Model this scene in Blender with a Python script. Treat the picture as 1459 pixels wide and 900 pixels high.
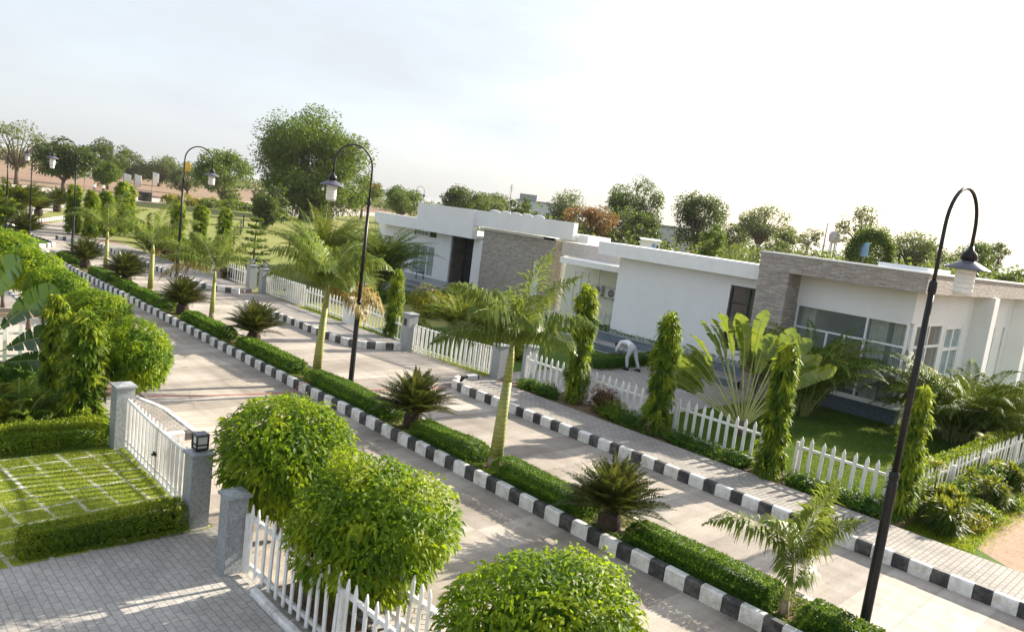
import bpy, bmesh, math, random
import numpy as np
from mathutils import Vector, Matrix

for o in list(bpy.data.objects):
    bpy.data.objects.remove(o)
SC = bpy.context.scene
COL = SC.collection
R = math.radians

# ------------------------------------------------------------------ camera
cam = bpy.data.cameras.new('camera')
cam.sensor_width = 36.0
cam.lens = 1074.0 / 1459.0 * 36.0
cam.clip_start = 0.05
cam.clip_end = 9000
camo = bpy.data.objects.new('camera', cam)
COL.objects.link(camo)
_cx, _cy, _f, CAM_H = 729.5, 450.0, 1074.0, 5.5
_d = np.array([-300 - _cx, 8400 - _cy, _f]); _d /= np.linalg.norm(_d)
_r = np.array([-1045.0, -279.0, _f]); _r -= _d * (_r @ _d); _y = _r / np.linalg.norm(_r)
_z = -_d; _x = np.cross(_y, _z)
_R = np.stack([_x, _y, _z], 1)
camo.matrix_world = Matrix(((_R[0, 0], -_R[1, 0], -_R[2, 0], 0),
                            (_R[0, 1], -_R[1, 1], -_R[2, 1], 0),
                            (_R[0, 2], -_R[1, 2], -_R[2, 2], CAM_H),
                            (0, 0, 0, 1)))
SC.camera = camo

# ------------------------------------------------------------------ light
SUN_EL, SUN_AZ = 25.0, -7.0            # azimuth measured from +X towards +Y
SUN_STRENGTH, SKY_STRENGTH, EXPOSURE = 4.4, 0.15, 1.5
sd = Vector((math.cos(R(SUN_EL)) * math.cos(R(SUN_AZ)), math.cos(R(SUN_EL)) * math.sin(R(SUN_AZ)), math.sin(R(SUN_EL))))
sun = bpy.data.lights.new('sun', 'SUN')
sun.energy = SUN_STRENGTH
sun.angle = R(0.6)
sun.color = (1.0, 0.91, 0.76)
suno = bpy.data.objects.new('sun', sun)
COL.objects.link(suno)
suno.rotation_euler = (-sd).to_track_quat('-Z', 'Y').to_euler()

W = bpy.data.worlds.new('World')
SC.world = W
W.use_nodes = True
nt = W.node_tree
nt.nodes.clear()
sky = nt.nodes.new('ShaderNodeTexSky')
sky.sky_type = 'NISHITA'
sky.sun_disc = False
sky.sun_elevation = R(SUN_EL)
sky.sun_rotation = math.atan2(sd.x, sd.y)
sky.air_density = 1.0
sky.dust_density = 3.0
sky.ozone_density = 1.5
bg = nt.nodes.new('ShaderNodeBackground')
bg.inputs[1].default_value = SKY_STRENGTH
wo = nt.nodes.new('ShaderNodeOutputWorld')
tc = nt.nodes.new('ShaderNodeTexCoord')
mp = nt.nodes.new('ShaderNodeMapping')
mp.inputs['Scale'].default_value = (1.0, 1.0, 3.2)
nz = nt.nodes.new('ShaderNodeTexNoise')
nz.inputs['Scale'].default_value = 1.6
nz.inputs['Detail'].default_value = 7
nz.inputs['Roughness'].default_value = 0.55
cr = nt.nodes.new('ShaderNodeValToRGB')
cr.color_ramp.elements[0].position = 0.36
cr.color_ramp.elements[0].color = (0.60, 0.60, 0.60, 1)
cr.color_ramp.elements[1].position = 0.66
cr.color_ramp.elements[1].color = (0.96, 0.96, 0.96, 1)
mx = nt.nodes.new('ShaderNodeMix')
mx.data_type = 'RGBA'
mx.inputs[7].default_value = (1.86, 1.96, 2.10, 1)       # thin high cloud
nt.links.new(tc.outputs['Generated'], mp.inputs[0])
nt.links.new(mp.outputs[0], nz.inputs[0])
nt.links.new(nz.outputs[0], cr.inputs[0])
nt.links.new(cr.outputs[0], mx.inputs[0])
nt.links.new(sky.outputs[0], mx.inputs[6])
nt.links.new(mx.outputs[2], bg.inputs[0])
nt.links.new(bg.outputs[0], wo.inputs[0])

SC.view_settings.view_transform = 'Standard'
SC.view_settings.look = 'None'
SC.view_settings.gamma = 1
SC.view_settings.use_curve_mapping = False
SC.view_settings.exposure = EXPOSURE
SC.render.engine = 'CYCLES'
SC.cycles.max_bounces = 6
SC.cycles.transparent_max_bounces = 8
SC.cycles.use_denoising = True
SC.cycles.caustics_reflective = False
SC.cycles.caustics_refractive = False

# ------------------------------------------------------------------ materials
def newmat(name):
    m = bpy.data.materials.new(name)
    m.use_nodes = True
    n = m.node_tree
    b = n.nodes['Principled BSDF']
    return m, n, b

def coords(n, scale=(1, 1, 1), rot=(0, 0, 0)):
    g = n.nodes.new('ShaderNodeTexCoord')
    p = n.nodes.new('ShaderNodeMapping')
    p.inputs['Scale'].default_value = scale
    p.inputs['Rotation'].default_value = rot
    n.links.new(g.outputs['Object'], p.inputs[0])
    return p.outputs[0]

def noise(n, vec, scale, detail=5, rough=0.55):
    t = n.nodes.new('ShaderNodeTexNoise')
    t.inputs['Scale'].default_value = scale
    t.inputs['Detail'].default_value = detail
    t.inputs['Roughness'].default_value = rough
    n.links.new(vec, t.inputs[0])
    return t.outputs[0]

def ramp(n, val, stops):
    r = n.nodes.new('ShaderNodeValToRGB')
    e = r.color_ramp.elements
    while len(e) < len(stops):
        e.new(0.5)
    for i, (p, c) in enumerate(stops):
        e[i].position = p
        e[i].color = (c[0], c[1], c[2], 1)
    n.links.new(val, r.inputs[0])
    return r.outputs[0]

def mixc(n, a, b, fac, mode='MIX'):
    m = n.nodes.new('ShaderNodeMix')
    m.data_type = 'RGBA'
    m.blend_type = mode
    for s, v in ((6, a), (7, b)):
        if isinstance(v, tuple):
            m.inputs[s].default_value = (v[0], v[1], v[2], 1)
        else:
            n.links.new(v, m.inputs[s])
    if isinstance(fac, (int, float)):
        m.inputs[0].default_value = fac
    else:
        n.links.new(fac, m.inputs[0])
    return m.outputs[2]

def bump(n, b, h, strength=0.3, dist=0.02):
    k = n.nodes.new('ShaderNodeBump')
    k.inputs['Strength'].default_value = strength
    k.inputs['Distance'].default_value = dist
    n.links.new(h, k.inputs['Height'])
    n.links.new(k.outputs[0], b.inputs['Normal'])

def plain(name, col, rough=0.6, var=0.18, scale=6.0, metal=0.0, bmp=0.15, spec=0.4, detail=6, dirt=None, dscale=0.9):
    m, n, b = newmat(name)
    v = coords(n)
    nn = noise(n, v, scale, detail)
    lo = tuple(c * (1 - var) for c in col)
    hi = tuple(min(1, c * (1 + var)) for c in col)
    c = ramp(n, nn, [(0.3, lo), (0.7, hi)])
    if dirt:
        d = ramp(n, noise(n, v, dscale, 8, 0.75), [(0.46, (0, 0, 0)), (0.66, (1, 1, 1))])
        c = mixc(n, c, dirt, d)
    n.links.new(c, b.inputs['Base Color'])
    b.inputs['Roughness'].default_value = rough
    b.inputs['Metallic'].default_value = metal
    b.inputs['Specular IOR Level'].default_value = spec
    if bmp:
        bump(n, b, noise(n, v, scale * 6, 4), bmp, 0.01)
    return m

def leafmat(name, cols, transl=0.45, tcol=None, rough=0.5, spec=0.22):
    """cols: three colours over the per-leaf tint attribute"""
    m, n, b = newmat(name)
    a = n.nodes.new('ShaderNodeAttribute')
    a.attribute_name = 'tint'
    c = ramp(n, a.outputs['Fac'], [(0.0, cols[0]), (0.5, cols[1]), (1.0, cols[2])])
    n.links.new(c, b.inputs['Base Color'])
    b.inputs['Roughness'].default_value = rough
    b.inputs['Specular IOR Level'].default_value = spec
    t = n.nodes.new('ShaderNodeBsdfTranslucent')
    tc_ = mixc(n, c, tcol or (0.30, 0.42, 0.03), 0.5)
    n.links.new(tc_, t.inputs[0])
    mix = n.nodes.new('ShaderNodeMixShader')
    mix.inputs[0].default_value = transl
    out = n.nodes['Material Output']
    n.links.new(b.outputs[0], mix.inputs[1])
    n.links.new(t.outputs[0], mix.inputs[2])
    n.links.new(mix.outputs[0], out.inputs[0])
    return m

M = {}
M['white'] = plain('white_paint', (0.80, 0.80, 0.79), 0.5, 0.05, 3, bmp=0.08)
M['fence'] = plain('fence_paint', (0.82, 0.81, 0.79), 0.5, 0.07, 9, bmp=0.1, dirt=(0.60, 0.57, 0.52))
def wall_render():
    m, n, b = newmat('wall_paint')
    v = coords(n)
    c = ramp(n, noise(n, v, 0.7, 6, 0.6), [(0.3, (0.76, 0.755, 0.75)), (0.7, (0.82, 0.82, 0.825))])
    st = noise(n, coords(n, (1.0, 1.0, 0.22)), 1.6, 8, 0.75)
    c = mixc(n, c, ramp(n, st, [(0.30, (0.90, 0.895, 0.88)), (0.55, (1, 1, 1))]), 0.4, 'MULTIPLY')
    n.links.new(c, b.inputs['Base Color'])
    b.inputs['Roughness'].default_value = 0.75
    b.inputs['Specular IOR Level'].default_value = 0.25
    bump(n, b, noise(n, v, 40, 4), 0.12, 0.01)
    return m
M['wall'] = wall_render()
M['wall_cream'] = plain('cream_wall_paint', (0.74, 0.72, 0.60), 0.7, 0.04, 1.2, bmp=0.1)
M['granite'] = plain('granite_cladding', (0.30, 0.315, 0.325), 0.45, 0.30, 26, bmp=0.06)
M['granite_dark'] = plain('blue_grey_stone', (0.085, 0.115, 0.145), 0.5, 0.45, 22, bmp=0.15)
M['black_metal'] = plain('black_paint_metal', (0.012, 0.011, 0.011), 0.42, 0.35, 12, bmp=0.08, spec=0.3)
M['shade_metal'] = plain('grey_shade_metal', (0.10, 0.10, 0.13), 0.4, 0.2, 8, bmp=0.05)
M['lantern'] = plain('lantern_white', (0.72, 0.71, 0.66), 0.35, 0.06, 8, bmp=0.05)
M['kerb_white'] = plain('kerb_white_paint', (0.74, 0.73, 0.71), 0.7, 0.12, 10, bmp=0.35, dirt=(0.44, 0.40, 0.34), dscale=3.5)
M['kerb_black'] = plain('kerb_black_paint', (0.038, 0.039, 0.042), 0.6, 0.35, 10, bmp=0.35, dirt=(0.15, 0.14, 0.13), dscale=4.0)
M['bark'] = plain('grey_brown_bark', (0.13, 0.10, 0.075), 0.9, 0.4, 14, bmp=0.8)
def trunk_rings():
    m, n, b = newmat('palm_trunk_skin')
    v = coords(n)
    w = n.nodes.new('ShaderNodeTexWave')
    w.wave_type = 'BANDS'; w.bands_direction = 'Z'
    w.inputs['Scale'].default_value = 3.4
    w.inputs['Distortion'].default_value = 1.6
    w.inputs['Detail'].default_value = 3
    n.links.new(v, w.inputs[0])
    c = ramp(n, noise(n, v, 6, 6), [(0.3, (0.22, 0.24, 0.055)), (0.7, (0.38, 0.38, 0.10))])
    c = mixc(n, c, ramp(n, w.outputs[0], [(0.0, (0.55, 0.50, 0.42)), (0.12, (1, 1, 1))]), 0.8, 'MULTIPLY')
    c = mixc(n, c, (0.26, 0.22, 0.14), ramp(n, noise(n, v, 2.2, 7, .7), [(0.55, (0, 0, 0)), (0.68, (1, 1, 1))]))
    n.links.new(c, b.inputs['Base Color'])
    b.inputs['Roughness'].default_value = 0.6
    bump(n, b, w.outputs[0], 0.35, 0.01)
    return m
M['palm_trunk'] = trunk_rings()
M['palm_base'] = plain('palm_trunk_base', (0.26, 0.20, 0.14), 0.85, 0.3, 9, bmp=0.6)
M['cycad_trunk'] = plain('cycad_trunk_fibre', (0.05, 0.035, 0.025), 0.95, 0.5, 18, bmp=1.0)
M['soil'] = plain('bed_soil', (0.15, 0.10, 0.06), 0.95, 0.4, 5, bmp=0.8)
M['rock'] = plain('bed_rock', (0.36, 0.29, 0.23), 0.85, 0.35, 6, bmp=0.6)
M['frame'] = plain('white_window_frame', (0.80, 0.80, 0.80), 0.4, 0.03, 5, bmp=0.03)
M['dark_frame'] = plain('dark_window_frame', (0.035, 0.033, 0.03), 0.4, 0.2, 5, bmp=0.03)
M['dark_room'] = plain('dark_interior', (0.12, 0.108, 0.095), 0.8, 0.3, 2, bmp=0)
M['curtain'] = plain('cream_curtain', (0.80, 0.75, 0.65), 0.8, 0.12, 5, bmp=0.2)
M['rope'] = plain('red_rope', (0.60, 0.11, 0.07), 0.7, 0.15, 20, bmp=0.1)
M['steel'] = plain('grey_cable', (0.45, 0.45, 0.44), 0.4, 0.1, 20, bmp=0)
M['skin'] = plain('skin_brown', (0.20, 0.10, 0.06), 0.55, 0.1, 20, bmp=0.05)
M['shirt'] = plain('white_cloth', (0.74, 0.74, 0.76), 0.85, 0.06, 9, bmp=0.4)
M['trousers'] = plain('pale_grey_cloth', (0.50, 0.51, 0.53), 0.85, 0.08, 9, bmp=0.4)
M['hair'] = plain('black_hair', (0.015, 0.012, 0.01), 0.5, 0.3, 30, bmp=0.3)
M['shoe'] = plain('dark_shoe', (0.02, 0.018, 0.016), 0.5, 0.2, 30, bmp=0.1)
M['ac'] = plain('grey_casing', (0.58, 0.57, 0.52), 0.5, 0.06, 6, bmp=0.03)
M['ac_dark'] = plain('dark_grille', (0.05, 0.05, 0.05), 0.5, 0.2, 20, bmp=0.1)
M['flag_white'] = plain('white_flag_cloth', (0.72, 0.66, 0.60), 0.8, 0.1, 4, bmp=0.1)
M['flag_yellow'] = plain('yellow_flag_cloth', (0.75, 0.50, 0.05), 0.8, 0.1, 4, bmp=0.1)
M['flag_orange'] = plain('orange_flag_cloth', (0.80, 0.22, 0.06), 0.8, 0.1, 4, bmp=0.1)
M['blue'] = plain('blue_sheet', (0.05, 0.20, 0.55), 0.6, 0.15, 4, bmp=0.1)
M['pole_grey'] = plain('weathered_pole', (0.20, 0.18, 0.16), 0.7, 0.25, 8, bmp=0.1)
M['far_wall'] = plain('far_house_paint', (0.66, 0.68, 0.70), 0.8, 0.06, 0.6, bmp=0)
M['far_grey'] = plain('far_grey_concrete', (0.34, 0.34, 0.35), 0.8, 0.12, 0.8, bmp=0)
M['floor_grey'] = plain('grey_stone_floor', (0.27, 0.285, 0.30), 0.5, 0.12, 3, bmp=0.1)

# leaves
M['lf_ball'] = leafmat('ficus_leaf', [(0.040, 0.105, 0.005), (0.120, 0.205, 0.007), (0.300, 0.355, 0.012)], 0.48, (0.40, 0.56, 0.01), spec=0.25)
M['lf_mast'] = leafmat('mast_tree_leaf', [(0.030, 0.085, 0.008), (0.110, 0.190, 0.010), (0.340, 0.380, 0.020)], 0.46, (0.40, 0.50, 0.04))
M['lf_hedge'] = leafmat('hedge_leaf', [(0.018, 0.072, 0.005), (0.046, 0.132, 0.007), (0.115, 0.205, 0.010)], 0.38)
M['lf_hedge_y'] = leafmat('golden_hedge_leaf', [(0.055, 0.115, 0.008), (0.140, 0.205, 0.010), (0.320, 0.340, 0.016)], 0.40)
M['lf_cover'] = leafmat('ground_cover_leaf', [(0.040, 0.085, 0.012), (0.085, 0.140, 0.018), (0.190, 0.220, 0.040)], 0.36)
M['lf_palm'] = leafmat('palm_leaflet', [(0.045, 0.095, 0.010), (0.110, 0.175, 0.016), (0.260, 0.300, 0.034)], 0.40, (0.42, 0.46, 0.08), rough=0.42, spec=0.28)
M['lf_areca'] = leafmat('areca_leaflet', [(0.028, 0.070, 0.008), (0.080, 0.140, 0.012), (0.250, 0.260, 0.018)], 0.22, (0.28, 0.33, 0.03), rough=.6, spec=.10)
M['lf_dry'] = leafmat('dry_palm_leaflet', [(0.20, 0.16, 0.05), (0.32, 0.25, 0.08), (0.42, 0.33, 0.10)], 0.4, (0.5, 0.35, 0.08))
M['lf_cycad'] = leafmat('cycad_leaflet', [(0.026, 0.040, 0.008), (0.066, 0.086, 0.014), (0.180, 0.185, 0.030)], 0.25, (0.24, 0.24, 0.04), rough=0.42, spec=0.3)
M['lf_banana'] = leafmat('fan_palm_blade', [(0.045, 0.110, 0.012), (0.095, 0.170, 0.020), (0.260, 0.270, 0.040)], 0.34, (0.40, 0.46, 0.05), rough=0.24, spec=0.6)
M['lf_banana_dk'] = leafmat('dark_fan_palm_blade', [(0.014, 0.045, 0.012), (0.026, 0.070, 0.016), (0.070, 0.115, 0.020)], 0.22, (0.16, 0.30, 0.03), rough=0.3, spec=0.6)
M['petiole'] = plain('pale_petiole', (0.36, 0.38, 0.14), 0.4, 0.2, 8, bmp=0.1)
M['lf_tree'] = leafmat('neem_leaf', [(0.030, 0.066, 0.008), (0.066, 0.115, 0.012), (0.125, 0.175, 0.020)], 0.32)
M['lf_tree_dk'] = leafmat('dark_tree_leaf', [(0.022, 0.040, 0.014), (0.042, 0.068, 0.018), (0.080, 0.105, 0.028)], 0.28)
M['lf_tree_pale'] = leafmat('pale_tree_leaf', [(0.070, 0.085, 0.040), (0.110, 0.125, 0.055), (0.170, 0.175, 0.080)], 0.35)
M['lf_orange'] = leafmat('orange_blossom_leaf', [(0.085, 0.095, 0.030), (0.210, 0.130, 0.045), (0.400, 0.165, 0.070)], 0.3, (0.5, 0.25, 0.05))
M['lf_yellow'] = leafmat('golden_shrub_leaf', [(0.080, 0.110, 0.012), (0.230, 0.230, 0.016), (0.460, 0.400, 0.025)], 0.40, (0.55, 0.50, 0.04))
M['lf_red'] = leafmat('red_shrub_leaf', [(0.050, 0.040, 0.018), (0.120, 0.060, 0.025), (0.240, 0.110, 0.050)], 0.3, (0.35, 0.15, 0.04))
M['lf_spike'] = leafmat('spiky_leaf', [(0.030, 0.080, 0.012), (0.110, 0.170, 0.016), (0.440, 0.400, 0.030)], 0.36, (0.50, 0.50, 0.04))
M['grass'] = leafmat('grass_blade', [(0.150, 0.215, 0.010), (0.230, 0.290, 0.014), (0.360, 0.380, 0.035)], 0.45, (0.45, 0.50, 0.04))
M['grass_dk'] = leafmat('garden_grass_blade', [(0.040, 0.095, 0.012), (0.075, 0.140, 0.016), (0.130, 0.190, 0.024)], 0.35, (0.35, 0.42, 0.04))

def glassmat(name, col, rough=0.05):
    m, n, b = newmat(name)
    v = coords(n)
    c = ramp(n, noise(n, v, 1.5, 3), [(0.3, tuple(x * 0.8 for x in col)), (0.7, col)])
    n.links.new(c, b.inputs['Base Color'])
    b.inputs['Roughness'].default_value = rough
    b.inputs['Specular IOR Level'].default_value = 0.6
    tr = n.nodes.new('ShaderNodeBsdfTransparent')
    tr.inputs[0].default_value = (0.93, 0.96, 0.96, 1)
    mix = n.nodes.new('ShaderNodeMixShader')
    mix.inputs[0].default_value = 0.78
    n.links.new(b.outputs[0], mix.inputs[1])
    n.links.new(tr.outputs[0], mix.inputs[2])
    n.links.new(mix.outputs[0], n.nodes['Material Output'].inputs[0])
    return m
M['glass'] = glassmat('reflection_tinted_glass', (0.34, 0.38, 0.37))  # pale base colour stands in for sky reflected in the panes
M['glass_dark'] = plain('dark_tinted_glass', (0.055, 0.065, 0.065), 0.08, 0.25, 1.5, bmp=0, spec=0.7)
M['glass_pale'] = plain('pale_curtained_glass', (0.26, 0.33, 0.35), 0.12, 0.2, 2.5, bmp=0, spec=0.6)

def stone_strips():
    m, n, b = newmat('stacked_ledge_stone')
    g = n.nodes.new('ShaderNodeTexCoord')
    s = n.nodes.new('ShaderNodeSeparateXYZ')
    n.links.new(g.outputs['Object'], s.inputs[0])
    ad = n.nodes.new('ShaderNodeMath'); ad.operation = 'ADD'
    n.links.new(s.outputs[0], ad.inputs[0]); n.links.new(s.outputs[1], ad.inputs[1])
    cb = n.nodes.new('ShaderNodeCombineXYZ')
    n.links.new(ad.outputs[0], cb.inputs[0]); n.links.new(s.outputs[2], cb.inputs[1])
    br = n.nodes.new('ShaderNodeTexBrick')
    br.inputs['Scale'].default_value = 1.0
    br.inputs['Brick Width'].default_value = 0.34
    br.inputs['Row Height'].default_value = 0.065
    br.inputs['Mortar Size'].default_value = 0.006
    br.inputs['Bias'].default_value = 0.0
    br.inputs['Color1'].default_value = (0.46, 0.42, 0.385, 1)
    br.inputs['Color2'].default_value = (0.32, 0.29, 0.265, 1)
    br.inputs['Mortar'].default_value = (0.20, 0.18, 0.165, 1)
    n.links.new(cb.outputs[0], br.inputs[0])
    mpn = n.nodes.new('ShaderNodeMapping')
    mpn.inputs['Scale'].default_value = (1.6, 9, 1)
    n.links.new(cb.outputs[0], mpn.inputs[0])
    nn = noise(n, mpn.outputs[0], 2.2, 6, 0.65)
    c = mixc(n, br.outputs[0], ramp(n, nn, [(0.3, (0.55, 0.55, 0.55)), (0.75, (1.5, 1.45, 1.4))]), 0.8, 'MULTIPLY')
    n.links.new(c, b.inputs['Base Color'])
    b.inputs['Roughness'].default_value = 0.85
    hh = mixc(n, br.outputs[0], nn, 0.6)
    bump(n, b, hh, 0.9, 0.05)
    return m
M['stone'] = stone_strips()

def slate_tiles():
    m, n, b = newmat('slate_tile_cladding')
    g = n.nodes.new('ShaderNodeTexCoord')
    s = n.nodes.new('ShaderNodeSeparateXYZ')
    n.links.new(g.outputs['Object'], s.inputs[0])
    ad = n.nodes.new('ShaderNodeMath'); ad.operation = 'ADD'
    n.links.new(s.outputs[0], ad.inputs[0]); n.links.new(s.outputs[1], ad.inputs[1])
    cb = n.nodes.new('ShaderNodeCombineXYZ')
    n.links.new(ad.outputs[0], cb.inputs[0]); n.links.new(s.outputs[2], cb.inputs[1])
    br = n.nodes.new('ShaderNodeTexBrick')
    br.inputs['Scale'].default_value = 1.0
    br.inputs['Brick Width'].default_value = 0.30
    br.inputs['Row Height'].default_value = 0.12
    br.inputs['Mortar Size'].default_value = 0.006
    br.inputs['Color1'].default_value = (0.085, 0.125, 0.165, 1)
    br.inputs['Color2'].default_value = (0.15, 0.19, 0.23, 1)
    br.inputs['Mortar'].default_value = (0.30, 0.31, 0.31, 1)
    n.links.new(cb.outputs[0], br.inputs[0])
    n.links.new(br.outputs[0], b.inputs['Base Color'])
    b.inputs['Roughness'].default_value = 0.5
    return m
M['slate'] = slate_tiles()

def paver(name, c1, c2, mortar, bw, rh, rot=0.0, ms=0.012):
    m, n, b = newmat(name)
    v = coords(n, rot=(0, 0, rot))
    br = n.nodes.new('ShaderNodeTexBrick')
    br.inputs['Scale'].default_value = 1.0
    br.inputs['Brick Width'].default_value = bw
    br.inputs['Row Height'].default_value = rh
    br.inputs['Mortar Size'].default_value = ms
    br.inputs['Mortar Smooth'].default_value = 0.4
    br.inputs['Color1'].default_value = (*c1, 1)
    br.inputs['Color2'].default_value = (*c2, 1)
    br.inputs['Mortar'].default_value = (*mortar, 1)
    n.links.new(v, br.inputs[0])
    w = coords(n)
    nn = noise(n, w, 0.8, 7, 0.65)
    f = noise(n, w, 30, 3, 0.6)
    c = mixc(n, br.outputs[0], ramp(n, nn, [(0.3, (0.72, 0.71, 0.69)), (0.72, (1.15, 1.13, 1.1))]), 1.0, 'MULTIPLY')
    c = mixc(n, c, ramp(n, f, [(0.3, (0.8, 0.8, 0.8)), (0.7, (1.12, 1.12, 1.12))]), 1.0, 'MULTIPLY')
    n.links.new(c, b.inputs['Base Color'])
    b.inputs['Roughness'].default_value = 0.85
    b.inputs['Specular IOR Level'].default_value = 0.25
    bump(n, b, br.outputs[0], 0.5, 0.01)
    return m
M['path'] = paver('path_pavers', (0.40, 0.37, 0.345), (0.33, 0.31, 0.29), (0.20, 0.185, 0.17), 0.20, 0.10)
M['path_near'] = paver('near_path_pavers', (0.42, 0.395, 0.37), (0.35, 0.33, 0.31), (0.15, 0.135, 0.12), 0.24, 0.12, R(45))
M['drive'] = paver('drive_pavers', (0.455, 0.435, 0.41), (0.395, 0.378, 0.36), (0.285, 0.272, 0.258), 0.21, 0.105, R(90), 0.009)
M['pale_drive'] = paver('pale_drive_pavers', (0.40, 0.37, 0.35), (0.34, 0.32, 0.305), (0.22, 0.205, 0.19), 0.3, 0.15)

def concrete_road():
    m, n, b = newmat('beige_concrete_road')
    v = coords(n)
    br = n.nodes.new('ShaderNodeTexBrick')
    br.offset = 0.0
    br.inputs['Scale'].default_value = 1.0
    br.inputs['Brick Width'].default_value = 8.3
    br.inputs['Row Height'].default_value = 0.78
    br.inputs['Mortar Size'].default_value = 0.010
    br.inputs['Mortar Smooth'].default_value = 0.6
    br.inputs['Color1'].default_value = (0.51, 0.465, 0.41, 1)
    br.inputs['Color2'].default_value = (0.30, 0.268, 0.235, 1)  # worn slab bands, darkened further to stand in for shadow stripes too
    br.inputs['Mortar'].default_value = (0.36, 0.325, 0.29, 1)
    wob = noise(n, v, 0.7, 4)
    dv = mixc(n, v, wob, 0.05)
    n.links.new(dv, br.inputs[0])
    big = noise(n, v, 0.35, 8, 0.65)
    fine = noise(n, v, 22, 5, 0.7)
    stain = noise(n, coords(n, (0.25, 1.2, 1)), 1.1, 7, 0.7)
    tyre = noise(n, coords(n, (1.5, 0.06, 1)), 1.4, 6, 0.6)
    spots = noise(n, v, 2.6, 3, 0.4)
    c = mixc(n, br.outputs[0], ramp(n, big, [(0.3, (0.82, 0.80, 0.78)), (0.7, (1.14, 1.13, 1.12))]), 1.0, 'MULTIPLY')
    c = mixc(n, c, ramp(n, fine, [(0.3, (0.86, 0.86, 0.86)), (0.7, (1.1, 1.1, 1.1))]), 1.0, 'MULTIPLY')
    vo = n.nodes.new('ShaderNodeTexVoronoi')
    vo.feature = 'DISTANCE_TO_EDGE'
    vo.inputs['Scale'].default_value = 0.32
    n.links.new(mixc(n, v, noise(n, v, 1.2, 6, .7), 0.16), vo.inputs[0])
    ck = mixc(n, ramp(n, vo.outputs[0], [(0.0, (1, 1, 1)), (0.004, (0, 0, 0))]), ramp(n, noise(n, v, .3, 3), [(.5, (0, 0, 0)), (.56, (1, 1, 1))]), 1.0, 'MULTIPLY')
    ckm = n.nodes.new('ShaderNodeMath'); ckm.operation = 'MULTIPLY'; ckm.inputs[1].default_value = .45
    n.links.new(ck, ckm.inputs[0])
    c = mixc(n, c, (.20, .18, .16), ckm.outputs[0])
    c = mixc(n, c, ramp(n, tyre, [(0.38, (0.80, 0.79, 0.78)), (0.58, (1.03, 1.03, 1.03))]), 0.8, 'MULTIPLY')
    c = mixc(n, c, ramp(n, spots, [(0.26, (0.62, 0.60, 0.58)), (0.33, (1, 1, 1))]), 0.7, 'MULTIPLY')
    c = mixc(n, c, ramp(n, stain, [(0.40, (0.80, 0.78, 0.76)), (0.62, (1.05, 1.05, 1.05))]), 1.0, 'MULTIPLY')
    n.links.new(c, b.inputs['Base Color'])
    b.inputs['Roughness'].default_value = 0.8
    b.inputs['Specular IOR Level'].default_value = 0.3
    bump(n, b, fine, 0.2, 0.01)
    return m
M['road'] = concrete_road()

def groundmat(name, stops, s1=0.08, s2=1.5, s3=14, rough=0.95, bm=0.4):
    m, n, b = newmat(name)
    v = coords(n)
    a = noise(n, v, s1, 8, 0.62)
    f = noise(n, v, s2, 7, 0.65)
    g = noise(n, v, s3, 5, 0.65)
    t = mixc(n, a, f, 0.4)
    c = ramp(n, t, stops)
    c = mixc(n, c, ramp(n, g, [(0.28, (0.72, 0.72, 0.72)), (0.72, (1.2, 1.2, 1.2))]), 1.0, 'MULTIPLY')
    n.links.new(c, b.inputs['Base Color'])
    b.inputs['Roughness'].default_value = rough
    b.inputs['Specular IOR Level'].default_value = 0.15
    bump(n, b, g, bm, 0.03)
    return m
M['earth'] = groundmat('dry_earth', [(0.36, (0.22, 0.135, 0.095)), (0.50, (0.28, 0.19, 0.135)), (0.60, (0.21, 0.17, 0.095)), (0.70, (0.16, 0.16, 0.07))], s1=0.035)
M['sand'] = groundmat('sandy_dirt', [(0.36, (0.27, 0.175, 0.115)), (0.50, (0.34, 0.235, 0.16)), (0.64, (0.39, 0.285, 0.205))], s1=0.5, s2=3)
M['lawn_far'] = groundmat('pale_lawn', [(0.38, (0.26, 0.25, 0.085)), (0.52, (0.21, 0.22, 0.065)), (0.64, (0.15, 0.19, 0.045))], s1=0.06, s2=0.8)
M['lawn'] = groundmat('garden_lawn', [(0.38, (0.05, 0.105, 0.015)), (0.52, (0.07, 0.13, 0.018)), (0.66, (0.11, 0.155, 0.03))], s1=0.5, s2=4, s3=40)
M['plaza'] = groundmat('pale_plaza', [(0.38, (0.42, 0.37, 0.31)), (0.52, (0.47, 0.42, 0.36)), (0.66, (0.50, 0.45, 0.39))], s1=0.2, s2=2)

def grass_paver():
    m, n, b = newmat('grass_paver_drive')
    v = coords(n, rot=(0, 0, R(-6)))
    br = n.nodes.new('ShaderNodeTexBrick')
    br.offset = 0.0
    br.inputs['Scale'].default_value = 1.0
    br.inputs['Brick Width'].default_value = 0.48
    br.inputs['Row Height'].default_value = 0.48
    br.inputs['Mortar Size'].default_value = 0.038
    br.inputs['Mortar Smooth'].default_value = 0.5
    br.inputs['Color1'].default_value = (0, 0, 0, 1)
    br.inputs['Color2'].default_value = (0, 0, 0, 1)
    br.inputs['Mortar'].default_value = (1, 1, 1, 1)
    n.links.new(v, br.inputs[0])
    w = coords(n)
    patch = ramp(n, noise(n, w, 1.6, 6, 0.7), [(0.40, (0, 0, 0)), (0.56, (1, 1, 1))])
    fac = mixc(n, br.outputs[0], patch, 1.0, 'MULTIPLY')
    gr = ramp(n, noise(n, w, 5, 6, 0.7), [(0.3, (0.16, 0.21, 0.016)), (0.55, (0.22, 0.26, 0.026)), (0.75, (0.28, 0.27, 0.05))])
    c = mixc(n, gr, (0.52, 0.50, 0.45), fac)
    n.links.new(c, b.inputs['Base Color'])
    b.inputs['Roughness'].default_value = 0.95
    bump(n, b, noise(n, w, 50, 4), 0.6, 0.02)
    return m
M['grass_paver'] = grass_paver()

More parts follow.
